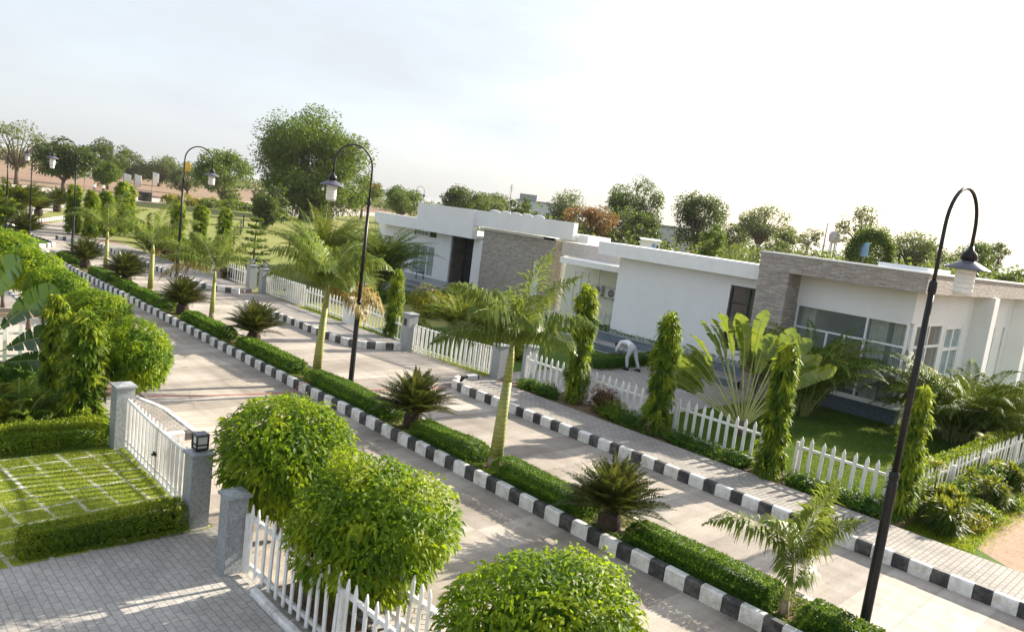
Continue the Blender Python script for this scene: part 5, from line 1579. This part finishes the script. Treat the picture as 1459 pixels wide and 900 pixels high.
# ---- background trees
BG = [
 (62.6, 115.6, 17.0, 8.7, 'lf_tree', 1.6, 190, 330, .42, 'huge round-crowned tree on the pale lawn, tallest in the view', .8),
 (63.8, 149.9, 12.0, 6.0, 'lf_tree', 1.0, 50, 170, .55, 'green tree left of the huge round-crowned one', .8),
 (49.3, 99.8, 5.6, 2.4, 'lf_tree_dk', .8, 24, 120, .40, 'small dark tree at the left foot of the huge tree', .8),
 (29.9, 126.4, 8.0, 4.4, 'lf_tree_dk', 1.8, 60, 170, .40, 'dark spreading tree behind the far-left lamps', .7),
 (47.1, 166.5, 9.6, 4.4, 'lf_tree_dk', 3.0, 40, 150, .45, 'dark tree behind the small rounded one at the left', .8),
 (40.4, 144.2, 6.4, 3.0, 'lf_tree', 1.2, 44, 150, .34, 'small rounded tree with a visible trunk beside the two walkers', .85),
 (27.3, 143.4, 9.4, 4.6, 'lf_tree_pale', 2.6, 34, 80, .40, 'pale thin-leaved tree with a light trunk at the far-left edge', .7),
 (22.0, 150.0, 8.2, 4.0, 'lf_tree', 2.0, 34, 110, .42, 'half-hidden tree at the left picture edge', .75),
 (83.4, 243.9, 10.8, 6.2, 'lf_tree_pale', 1.4, 44, 130, .65, 'hazy tree on the brown field with a short trunk', .75),
 (76.0, 250.0, 9.6, 5.2, 'lf_tree_pale', 1.6, 36, 120, .65, 'hazy tree on the brown field, left of the one with a short trunk', .75),
 (70.1, 185.9, 8.0, 4.4, 'lf_tree_pale', 1.0, 36, 120, .50, 'greyish tree behind the yellow flag', .8),
 (95.1, 133.2, 8.8, 4.6, 'lf_tree', 2.0, 44, 130, .45, 'wide tree behind the far villa roof, by the blue sheet', .65),
 (94.6, 147.9, 9.4, 4.4, 'lf_tree', 2.4, 36, 120, .48, 'tree right of the arch of the tall lamp', .75),
 (84.2, 101.6, 9.6, 4.3, 'lf_tree_dk', 4.4, 44, 130, .40, 'dark flat-topped tree above the far villa parapet', .55),
 (93.9, 106.1, 8.9, 4.6, 'lf_tree_pale', 4.0, 36, 120, .42, 'pale olive tree behind the roof antenna', .7),
 (108, 118, 9.6, 4.5, 'lf_tree_pale', 4.0, 36, 120, .42, 'pale olive tree left of the distant white house', .7),
 (49.4, 50.6, 7.1, 1.25, 'lf_tree_dk', 3.8, 30, 110, .22, 'small dark rounded treetop right of the roof antenna', .85),
 (112.2, 102.6, 12.0, 4.0, 'lf_tree_pale', 3.0, 44, 120, .42, 'pale green tree covering the right end of the distant white house', .9),
 (73.4, 62.4, 8.3, 3.6, 'lf_orange', 3.2, 44, 120, .30, 'orange-blossomed tree behind the white roofs', .65),
 (78.5, 62.0, 8.0, 2.6, 'lf_tree_pale', 3.0, 30, 110, .30, 'olive bush between the orange-blossomed tree and the dark tall tree', .75),
 (89.0, 68.8, 13.0, 4.6, 'lf_tree_dk', 4.6, 70, 170, .34, 'tall dark tree in the middle distance above the villa roofs', .8),
 (74.0, 54.6, 7.7, 2.4, 'lf_tree_dk', 3.0, 40, 130, .26, 'dark bushy tree below the tall dark tree, by the white shed', .9),
 (96.3, 61.4, 12.1, 4.3, 'lf_tree_dk', 4.6, 70, 160, .34, 'round dark tree right of the tall dark one', .85),
 (62.2, 37.9, 6.8, 1.35, 'lf_tree', 3.0, 34, 110, .22, 'leafy bush just above the roof fascia of the villa', .8),
 (121.5, 65.0, 13.6, 4.9, 'lf_tree_pale', 5.4, 48, 110, .40, 'pale spreading tree with a visible forked trunk', .6),
 (145.8, 83.2, 10.2, 4.0, 'lf_tree_pale', 4.0, 34, 100, .50, 'pale tree left of the spreading forked one', .7),
 (134.1, 66.5, 10.4, 3.0, 'lf_tree_pale', 5.4, 34, 100, .42, 'pale tree right of the spreading forked one', .8),
 (127.4, 59.0, 10.2, 2.1, 'lf_tree_pale', 6.2, 18, 60, .36, 'thin little tree left of the pylon', .6),
 (134.3, 52.7, 13.6, 3.6, 'lf_tree_pale', 7.4, 36, 80, .42, 'pale thin tree behind the green arch', .8),
 (108.1, 35.4, 10.6, 3.6, 'lf_tree_pale', 4.4, 46, 100, .36, 'loose brownish-green tree left of the nearest lamp', .8),
 (143.6, 42.6, 9.4, 3.6, 'lf_tree_pale', 4.0, 34, 90, .45, 'low hazy tree behind the nearest lamp', .7),
 (137.0, 35.3, 10.6, 4.4, 'lf_tree', 4.0, 44, 110, .42, 'dark-green tree around the lantern of the nearest lamp', .6),
 (127.8, 30.4, 11.0, 1.7, 'lf_tree_pale', 7.0, 14, 50, .34, 'spindly tree right of the lantern of the nearest lamp', .7),
 (82.4, 17.9, 6.4, 1.8, 'lf_tree', 3.4, 26, 90, .26, 'rounded bush at the right picture edge above the roof', .7),
 (88, 44, 7.0, 2.0, 'lf_tree_pale', 3.0, 24, 80, .30, 'low pale bush above the stone roof band', .7),
]
for i, (x, y, h, r, mt, cb, cl, per, lf_, lab, fl) in enumerate(BG):
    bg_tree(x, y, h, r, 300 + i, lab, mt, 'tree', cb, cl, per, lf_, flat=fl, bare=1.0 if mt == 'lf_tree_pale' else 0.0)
# far continuous tree belt
rg = rs(400); lf = LF()
for k in range(420):
    th = R(-12 + 96 * rg.uniform(0, 1)); dd = rg.uniform(300, 520)
    c = np.array([math.cos(th) * dd, math.sin(th) * dd, rg.uniform(1.5, 4.5)]); m = 70; rr = rg.uniform(4, 9)
    dv = rvec(rg, m)
    lf.leaves(c + dv * rr * rg.uniform(.2, 1, (m, 1)) * np.array([1, 1, .55]), rvec(rg, m), rvec(rg, m) + np.array([0, 0, 1]), 1.6, 1.0, np.clip(rg.uniform(.2, .7) + rg.normal(0, .12, m), 0, 1))
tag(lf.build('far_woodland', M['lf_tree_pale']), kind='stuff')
rg = rs(401); lf = LF()
for k in range(330):
    th = R(2 + 52 * rg.uniform(0, 1)); dd = rg.uniform(85, 190)
    m = 110; rr = rg.uniform(1.6, 3.6); c = np.array([math.cos(th) * dd, math.sin(th) * dd, rg.uniform(.8, 5.2) * (1 if th < .8 else .6)])
    if c[0] < 48 or (c[1] > 95 and c[0] < 80): continue
    dv = rvec(rg, m)
    lf.leaves(c + dv * rr * rg.uniform(.2, 1, (m, 1)) * np.array([1, 1, .7]), rvec(rg, m), rvec(rg, m) + np.array([0, 0, 1]), .62, .36, np.clip(rg.uniform(.1, .8) + rg.normal(0, .12, m), 0, 1))
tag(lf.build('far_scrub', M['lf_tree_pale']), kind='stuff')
# yellow hedge row beyond the lawn
for i in range(6):
    a = i / 6; b_ = (i + 1) / 6 - .012
    xa, ya = 44.5 + 18 * a, 127.5 + 1.0 * a
    hedge(xa, 44.5 + 18 * b_, ya - .7, ya + .7, 0, 1.3, ['first', 'second', 'third', 'fourth', 'fifth', 'last'][i] + ' clipped bush from the left in the far hedge row across the pale lawn', 'lf_yellow' if i in (0, 1) else 'lf_hedge_y', 240 + i, 60, .34, .2, .15, 'bushes in the far hedge row', 'hedge_bush')
# arch hedge
e = empty('hedge_arch', (77.9, 29.6, 0), 0, 'tall clipped green arch behind the villa roof, a blue sheet inside it', 'hedge arch')
rg = rs(250); lf = LF(); n = 5200
a = rg.uniform(-.25, math.pi + .25, n); q = rg.normal(1.75, .30, n)
h_ = np.array([.36, -.93, 0])
P = np.array([0, 0, 6.1]) + h_ * (np.cos(a) * q)[:, None] + np.stack([np.zeros(n)] * 2 + [np.sin(a) * q * 1.15], 1) + np.array([.93, .36, 0]) * rg.normal(0, .35, (n, 1))
lf.leaves(P, rvec(rg, n), rvec(rg, n) + np.array([0, 0, 1]), .24, .12, np.clip(rg.normal(.5, .2, n), 0, 1))
n = 3000
P = np.stack([rg.normal(0, .3, n), rg.normal(0, .3, n), rg.uniform(0, 6, n)], 1) + h_ * np.where(rg.uniform(0, 1, n) < .5, -1.75, 1.75)[:, None]
lf.leaves(P, rvec(rg, n), rvec(rg, n) + np.array([0, 0, 1]), .24, .12, np.clip(rg.normal(.5, .2, n), 0, 1))
n = 2600; q = np.sqrt(rg.uniform(0, 1, n)) * 1.6; a = rg.uniform(0, math.pi, n)
P = np.array([.3, .1, 5.0]) + h_ * (np.cos(a) * q)[:, None] + np.stack([np.zeros(n)] * 2 + [np.sin(a) * q * 1.7], 1) + np.array([.93, .36, 0]) * rg.normal(.5, .3, (n, 1))
lf.leaves(P, rvec(rg, n), rvec(rg, n) + np.array([0, 0, 1]), .24, .12, np.clip(rg.normal(.7, .2, n), 0, 1))
lf.build('foliage', M['lf_tree'], e)
b = MB()
for s_ in (-1.75, 1.75): b.tube([(h_[0] * s_, h_[1] * s_, 0), (h_[0] * s_, h_[1] * s_, 6.2)], .1, 7)
b.build('stem', M['bark'], e)

# ------------------------------------------------------------------ people
def skin_body(name, verts, edges, radii, root, mats, parent=None, matfn=None):
    me = bpy.data.meshes.new(name)
    me.from_pydata([Vector(v) for v in verts], edges, [])
    o = bpy.data.objects.new(name, me); COL.objects.link(o)
    md = o.modifiers.new('skin', 'SKIN'); md.use_smooth_shade = True
    sv = me.skin_vertices[0].data
    for i, r in enumerate(radii):
        sv[i].radius = r if isinstance(r, tuple) else (r, r)
        sv[i].use_root = (i == root)
    s = o.modifiers.new('sub', 'SUBSURF'); s.levels = 2; s.render_levels = 2
    dg = bpy.context.evaluated_depsgraph_get()
    nm = bpy.data.meshes.new_from_object(o.evaluated_get(dg))
    bpy.data.objects.remove(o); bpy.data.meshes.remove(me)
    for m in mats: nm.materials.append(m)
    for p in nm.polygons:
        p.use_smooth = True
        if matfn: p.material_index = matfn(p.center)
    nm.name = name
    return link(name, nm, parent)

def head_geo(mb, c, fwd, up, r=.105, mi_skin=0, mi_hair=1):
    """head with nose, ears, brow and a cap of hair"""
    fwd = Vector(fwd).normalized(); up = Vector(up).normalized(); sd_ = fwd.cross(up).normalized(); up = sd_.cross(fwd)
    v, t = ICO3
    vs = []; 
    for p in v:
        x, y, z = p
        a = Vector(c) + fwd * (x * r * .98) + sd_ * (y * r * .78) + up * (z * r * 1.2 + (-.01 if x > .5 and z < -.3 else 0))
        vs.append(tuple(a))
    cen = [(v[q[0]] + v[q[1]] + v[q[2]]) / 3 for q in t]
    mb.add(vs, [tuple(q) for q, cc in zip(t, cen) if not (cc[2] > .38 or (cc[0] < -.05 and cc[2] > -.45))], mi_skin, True)
    mb.add([tuple(Vector(c) + (Vector(p) - Vector(c)) * 1.05) for p in vs], [tuple(q) for q, cc in zip(t, cen) if (cc[2] > .34 or (cc[0] < .0 and cc[2] > -.5))], mi_hair, True)
    b = Vector(c) + fwd * r
    mb.add([tuple(b + up * .03 - fwd * .012), tuple(b - up * .03 + sd_ * .018 - fwd * .012), tuple(b - up * .03 - sd_ * .018 - fwd * .012), tuple(b - up * .024 + fwd * .02)], [(0, 1, 3), (0, 3, 2), (1, 2, 3)], mi_skin)
    for s_ in (1, -1):
        ec = Vector(c) + sd_ * s_ * r * .80
        mb.add([tuple(ec + up * .03), tuple(ec - up * .03), tuple(ec - fwd * .02 + sd_ * s_ * .015 + up * .02), tuple(ec - fwd * .02 + sd_ * s_ * .015 - up * .02)], [(0, 1, 3, 2)], mi_skin)
        q = Vector(c) + fwd * r * .93 + sd_ * s_ * .032 + up * .012
        mb.add([tuple(q + up * .008), tuple(q + sd_ * .012), tuple(q - up * .008), tuple(q - sd_ * .012)], [(0, 1, 2, 3)], mi_hair)

def hand(parent, wrist, d, n, s=1.0):
    """palm, four curled fingers and a thumb as one mesh"""
    d = Vector(d).normalized(); n = Vector(n).normalized(); sdv = d.cross(n).normalized()
    w = Vector(wrist)
    mb = MB()
    mb.tube([w, w + d * .05 * s, w + d * .095 * s], [.024 * s, .036 * s, .034 * s], 8)
    for k, (o, ln) in enumerate([(-.027, .062), (-.009, .074), (.009, .070), (.027, .055)]):
        b = w + d * .088 * s + sdv * o * s
        mb.tube([b, b + (d + n * .15).normalized() * ln * .5 * s, b + (d + n * .15).normalized() * ln * .5 * s + (d + n * .9).normalized() * ln * .5 * s], [.0095 * s, .0085 * s, .006 * s], 7)
    b = w + d * .03 * s - sdv * .03 * s
    mb.tube([b, b + (d * .7 - sdv * .6 + n * .3) * .035 * s, b + (d * .95 - sdv * .75 + n * .6) * .058 * s], [.012 * s, .010 * s, .007 * s], 7)
    return mb.build('hand', M['skin'], parent)

PX, PY = 24.15, 17.45
P_ = empty('person', (PX, PY, .02), 0, 'gardener in a white shirt and pale trousers bending over the clipped hedge', 'person')
tv = [(0, 0, .90), (0, .14, 1.00), (0, .32, 1.07), (0, .50, 1.05), (.0, .60, .99), (.0, .66, .93),
      (-.17, .50, 1.02), (-.24, .58, .78), (-.20, .66, .58), (.17, .50, 1.02), (.23, .60, .78), (.17, .70, .58),
      (-.10, -.01, .86), (-.15, .10, .48), (-.17, .02, .10), (.10, -.02, .86), (.17, -.12, .48), (.22, -.26, .10)]
te = [(0, 1), (1, 2), (2, 3), (3, 4), (4, 5), (3, 6), (6, 7), (7, 8), (3, 9), (9, 10), (10, 11), (0, 12), (12, 13), (13, 14), (0, 15), (15, 16), (16, 17)]
tr_ = [(.15, .13), (.16, .12), (.17, .12), (.17, .11), (.07, .07), (.055, .055), (.075, .075), (.055, .055), (.035, .035), (.075, .075), (.055, .055), (.035, .035),
       (.115, .115), (.078, .078), (.058, .058), (.115, .115), (.078, .078), (.058, .058)]
def pm(c):
    if c.z < .14: return 1
    if c.y > .55 and abs(c.x) < .09 and c.z > .84: return 2
    if c.z < .80 and c.y > .50: return 0 if c.z > .64 else 2
    return 1 if (c.y < .06 or c.z < .84) and c.y < .45 else 0
skin_body('body', tv, te, tr_, 0, [M['shirt'], M['trousers'], M['skin']], P_, pm)
hd = MB(); head_geo(hd, (0, .76, .86), (0, .55, -.8), (0, .8, .55)); hd.build('head', [M['skin'], M['hair']], P_)
hand(P_, (-.20, .665, .57), (.1, .35, -1), (.3, 1, 0)); hand(P_, (.17, .705, .57), (-.1, .35, -1), (-.3, 1, 0))
for fx, fy in ((-.17, .05), (.22, -.24)):
    s = MB(); s.add([(fx + .045 * a, fy + b, c) for a, b, c in [(-1, -.10, 0), (1, -.10, 0), (1.15, .06, 0), (.7, .18, 0), (-.7, .18, 0), (-1.15, .06, 0), (-.8, -.09, .09), (.8, -.09, .09), (.8, .05, .09), (.5, .15, .04), (-.5, .15, .04), (-.8, .05, .09)]],
        [(0, 1, 7, 6), (1, 2, 8, 7), (2, 3, 9, 8), (3, 4, 10, 9), (4, 5, 11, 10), (5, 0, 6, 11), (6, 7, 8, 11), (11, 8, 9, 10), (5, 4, 3, 2, 1, 0)]); s.build('shoe', M['shoe'], P_)

def walker(x, y, rz, label, shirt, trs, stride=.16):
    e = empty('person', (x, y, 0), rz, label, 'person')
    v = [(0, 0, .95), (0, 0, 1.12), (0, .01, 1.30), (0, .01, 1.44), (0, .02, 1.54), (-.19, .01, 1.40), (-.24, -.06, 1.14), (-.24, .04, .90), (.19, .01, 1.40), (.24, .06, 1.14), (.24, .16, .92),
         (-.10, 0, .88), (-.11, stride * .7, .48), (-.11, stride, .08), (.10, 0, .88), (.11, -stride * .3, .48), (.11, -stride, .10)]
    ed = [(0, 1), (1, 2), (2, 3), (3, 4), (3, 5), (5, 6), (6, 7), (3, 8), (8, 9), (9, 10), (0, 11), (11, 12), (12, 13), (0, 14), (14, 15), (15, 16)]
    rd = [(.15, .11), (.14, .10), (.17, .11), (.13, .09), (.06, .06), (.07, .07), (.05, .05), (.035, .035), (.07, .07), (.05, .05), (.035, .035), (.10, .10), (.075, .075), (.05, .05), (.10, .10), (.075, .075), (.05, .05)]
    skin_body('body', v, ed, rd, 0, [shirt, trs, M['skin']], e, lambda c: 2 if c.z > 1.48 or (abs(c.x) > .19 and c.z < 1.05) else (1 if c.z < .98 and abs(c.x) < .2 else 0))
    h_ = MB(); head_geo(h_, (0, .03, 1.62), (0, 1, 0), (0, 0, 1)); h_.build('head', [M['skin'], M['hair']], e)
    hand(e, (-.24, .05, .89), (0, .2, -1), (1, 0, 0)); hand(e, (.24, .17, .91), (0, .3, -1), (-1, 0, 0))
    for fx, fy in ((-.11, stride), (.11, -stride)):
        s = MB(); s.box(fx - .045, fx + .045, fy - .08, fy + .17, 0, .08, 0, .02); s.build('shoe', M['shoe'], e)
walker(38.2, 142.0, R(170), 'left of two distant walkers under the rounded tree, in a white shirt', M['shirt'], M['pole_grey'])
walker(39.5, 141.6, R(185), 'right of two distant walkers under the rounded tree, with dark trousers', M['flag_white'], M['ac_dark'])

# ------------------------------------------------------------------ distant things
def flag(x, y, h, mat, label, w=1.2, hh=2.4, group=None, az=-.8):
    e = empty('flag', (x, y, 0), az, label, 'flag', group)
    b = MB(); b.tube([(0, 0, 0), (0, 0, h)], [.06, .045], 6); b.build('pole', M['pole_grey'], e)
    b = MB(); n = 8; vs = []
    for i in range(n + 1):
        q = i / n
        vs += [(w * q, .10 * math.sin(q * 5), h - .1 - .15 * q), (w * q, .10 * math.sin(q * 5 + .5), h - .1 - hh * (1 - .25 * q))]
    b.add(vs, [(2 * i, 2 * i + 2, 2 * i + 3, 2 * i + 1) for i in range(n)], 0, True); o = b.build('cloth', M[mat], e)
    so = o.modifiers.new('solid', 'SOLIDIFY'); so.thickness = .02
for x, y, h, lab in [(35.5, 137.5, 4.6, 'pale banner on a pole left of the rounded tree'), (37.6, 125.1, 4.2, 'white banner, first of the three right of the rounded tree'), (40.3, 128.8, 4.2, 'white banner, middle of the three right of the rounded tree'), (47.4, 142.0, 4.8, 'white banner, right-hand one of the three on the brown field')]:
    flag(x, y, h, 'flag_white', lab, group='white banners by the plaza')
flag(59.4, 160.5, 7.6, 'flag_yellow', 'yellow flag seen through the lamp with the right-hand lantern', 1.6, 2.2)
flag(102, 158, 8.6, 'flag_orange', 'orange flag right of the arch of the tall lamp', 3.2, 4.0)
e = empty('sheet_stand', (88, 108, 0), .5, 'blue sheet hung up in front of the trees behind the far villa', 'blue sheet')
b = MB(); b.box(-1.9, 1.9, -.05, .05, 5.2, 8.0, 0, .02); b.build('sheet', M['blue'], e)
for sx in (-1.95, 1.95):
    b = MB(); b.tube([(sx, 0, 0), (sx, 0, 8.1)], .08, 8); b.build('pole', M['pole_grey'], e)
e = empty('sheet_stand', (77.2, 29.9, 0), .9, 'small blue sheet inside the green arch', 'blue sheet')
b = MB(); b.box(-.7, .7, -.04, .04, 5.8, 7.2, 0, .02); b.build('sheet', plain('light_blue_sheet', (.25, .45, .65), .7, .1, 3, bmp=0), e)
b = MB(); b.tube([(0, 0, 0), (0, 0, 5.8)], .07, 8); b.build('pole', M['pole_grey'], e)
e = empty('white_board', (73.5, 128.5, 0), R(-38), 'white tilted board leaning on the lawn at the right foot of the huge tree', 'board')
b = MB()
b.add([(-4.6, 0, 4.4), (-3.4, 0, 0.3), (2.6, -.3, .1), (1.0, 0, 4.0), (-4.6, .15, 4.4), (-3.4, .15, .3), (2.6, -.15, .1), (1.0, .15, 4.0)], [(0, 1, 2, 3), (7, 6, 5, 4), (0, 4, 5, 1), (1, 5, 6, 2), (2, 6, 7, 3), (3, 7, 4, 0)]); b.build('panel', M['far_wall'], e)
b = MB(); b.tube([(-2, .5, 0), (-2, .16, 3)], .08, 6); b.tube([(.5, .5, 0), (.5, .16, 3)], .08, 6); b.build('support', M['pole_grey'], e)
e = empty('bin', (41.1, 125.9, 0), .3, 'small dark box at the left end of the far yellow hedge', 'bin')
b = MB(); b.box(-.8, .8, -.6, .6, .15, 1.5, 0, .06); b.build('body', M['dark_frame'], e)
b = MB(); b.box(-.9, .9, -.7, .7, 1.502, 1.62, 0, .04); b.build('lid', M['pole_grey'], e)

def far_house(x, y, rz, label, L, D, H, stair=True, name='distant_house', wins=4, z0=0, roof_block=None):
    e = empty(name, (x, y, 0), rz, label, 'house')
    b = MB(); b.box(0, L, 0, D, 0, H); b.build('wall', M['far_wall'], e)
    b = MB(); b.box(-.2, L + .2, -.2, D + .2, H + .003, H + .25); b.build('roof', M['far_grey'], e)
    for i in range(wins):
        xx = L * (i + .6) / wins
        f = MB(); f.box(xx - .5, xx + .5, -.06, -.003, H * .55, H * .8); fo = f.build('window', M['frame'], e)
        p = MB(); p.box(xx - .42, xx + .42, -.075, -.062, H * .57, H * .78); p.build('pane', M['glass_dark'], fo)
    if roof_block:
        b = MB(); b.box(roof_block[0], roof_block[1], 1, 4, H + .252, H + 1.5); b.build('roof_tank', M['far_grey'], e)
far_house(113.0, 117.0, R(-48), 'distant white house with a dark roof block above the villa parapet', 13, 9, 8.6, roof_block=(.3, 4.0), wins=5)
far_house(99.5, 74.0, R(-50), 'small distant white house between the two round dark trees', 8, 7, 6.6, wins=2)
e = empty('site_cabin', (65.8, 48.4, 0), R(-46), 'small white cabin with a blue door behind the villa roof', 'cabin')
b = MB(); b.box(0, 1.9, 0, 1.6, 0, 4.55); b.build('wall', M['wall'], e)
b = MB(); b.add([(-.15, -.15, 4.552), (2.05, -.15, 4.552), (2.05, 1.75, 4.70), (-.15, 1.75, 4.70), (-.15, -.15, 4.65), (2.05, -.15, 4.65), (2.05, 1.75, 4.80), (-.15, 1.75, 4.80)], [(0, 3, 2, 1), (4, 5, 6, 7), (0, 1, 5, 4), (1, 2, 6, 5), (2, 3, 7, 6), (3, 0, 4, 7)]); b.build('roof', M['white'], e)
b = MB(); b.box(1.05, 1.45, -.03, -.003, 2.6, 4.3); b.build('door', plain('blue_door', (.20, .36, .55), .5, .1, 3, bmp=0), e)
b = MB(); b.box(1.55, 1.75, -.03, -.003, 3.6, 4.2); b.build('window', M['glass_dark'], e)
# antenna on the far villa roof
e = empty('roof_antenna', (32.2, 34.0, 5.47), 0, 'thin antenna mast standing on the far villa roof', 'antenna')
b = MB(); b.tube([(0, 0, 0), (0, 0, 1.85)], [.03, .02], 7); b.build('mast', M['pole_grey'], e)
b = MB()
b.tube([(-.12, .12, 1.6), (.12, -.12, 1.6)], .012, 5); b.tube([(-.08, .08, 1.45), (.08, -.08, 1.45)], .012, 5); b.tube([(-.06, .06, 1.72), (.06, -.06, 1.72)], .012, 5); b.build('antenna_rod', M['pole_grey'], e)
# pylon and water tower
e = empty('utility_pole', (149.7, 66.0, 0), .5, 'thin utility pole on the hazy horizon at the right', 'pole')
b = MB(); b.tube([(0, 0, 0), (0, 0, 11.8)], [.16, .10], 7); b.build('pole', M['pole_grey'], e)
b = MB(); b.box(-.9, .9, -.06, .06, 10.6, 10.75); b.box(-.6, .6, -.06, .06, 9.6, 9.72); b.build('crossarm', M['pole_grey'], e)
e = empty('water_tower', (420, 180, 0), 0, 'hazy water tower on the horizon right of the utility pole', 'water tower'); e.scale = (.9, .9, 1.2)
b = MB()
for k in range(6):
    q = k * math.pi / 3; b.tube([(2.2 * math.cos(q), 2.2 * math.sin(q), 0), (1.8 * math.cos(q), 1.8 * math.sin(q), 10.5)], .28, 7)
b.build('leg', M['far_grey'], e)
b = MB(); b.lathe([(.5, 10.3), (2.9, 10.8), (3.3, 12.0), (3.3, 14.2), (2.4, 15.4), (.2, 15.8)], (0, 0, 0), 20); b.build('tank', M['far_grey'], e)

# pale masonry kerb line around the far lawn, bunting posts
for i, (x, y, h) in enumerate([(27.5, 62.0, 1.3), (33.0, 73.0, 1.3), (38.2, 84.0, 1.3), (30.5, 58.0, 1.2)]):
    e = empty('bollard_light', (x, y, 0), 0, ['slim dark bollard on the pale lawn near the single mast tree', 'slim dark bollard in the middle of the pale lawn', 'slim dark bollard farthest back on the pale lawn', 'slim dark bollard on the pale lawn nearest the tiered conifer'][i], 'bollard', 'bollards on the pale lawn')
    b = MB(); b.tube([(0, 0, 0), (0, 0, h)], .07, 8); b.build('post', M['black_metal'], e)
    b = MB(); b.lathe([(.0, h + .2), (.10, h + .17), (.10, h), (0, h)], (0, 0, 0), 12); b.build('cap', M['shade_metal'], e)

# cable over the side garden and rope across the road
b = MB(); b.tube([(24.4 + 6.6 * t / 12, 6.6 - 2.1 * t / 12, 1.55 - .25 * t / 12 - .12 * math.sin(math.pi * t / 12)) for t in range(13)], .0065, 5)
b.v = [(x, y, z) for x, y, z in b.v]
tag(b.build('garden_cable', M['steel']), 'thin grey cable stretched low across the villa garden, right of the nearest lamp', 'cable')
b = MB(); pts = []
for i in range(60):
    t = i / 59; x = 6.4 + 11 * t
    z = .03
    if 10.12 < x < 11.65: z = .30 + .02 * math.sin(x * 3)
    pts.append((x, 18.55 - .16 * (x - 6.4) + .05 * math.sin(x * 1.3), z))
b.tube(pts, .009, 6)
tag(b.build('rope', M['rope']), 'thin red rope lying straight across both carriageways and the median', 'rope')

# ------------------------------------------------------------------ air
hm = bpy.data.materials.new('hazy_air'); hm.use_nodes = True
n = hm.node_tree; n.nodes.clear()
pv = n.nodes.new('ShaderNodeVolumePrincipled')
pv.inputs['Color'].default_value = (.92, .94, .96, 1)
pv.inputs['Density'].default_value = 0.00011
pv.inputs['Anisotropy'].default_value = 0.0
on = n.nodes.new('ShaderNodeOutputMaterial')
n.links.new(pv.outputs[0], on.inputs['Volume'])
b = MB(); b.box(-3050, 4550, -1550, 4550, -1.0, 24.0)
tag(b.build('haze', hm), kind='stuff')
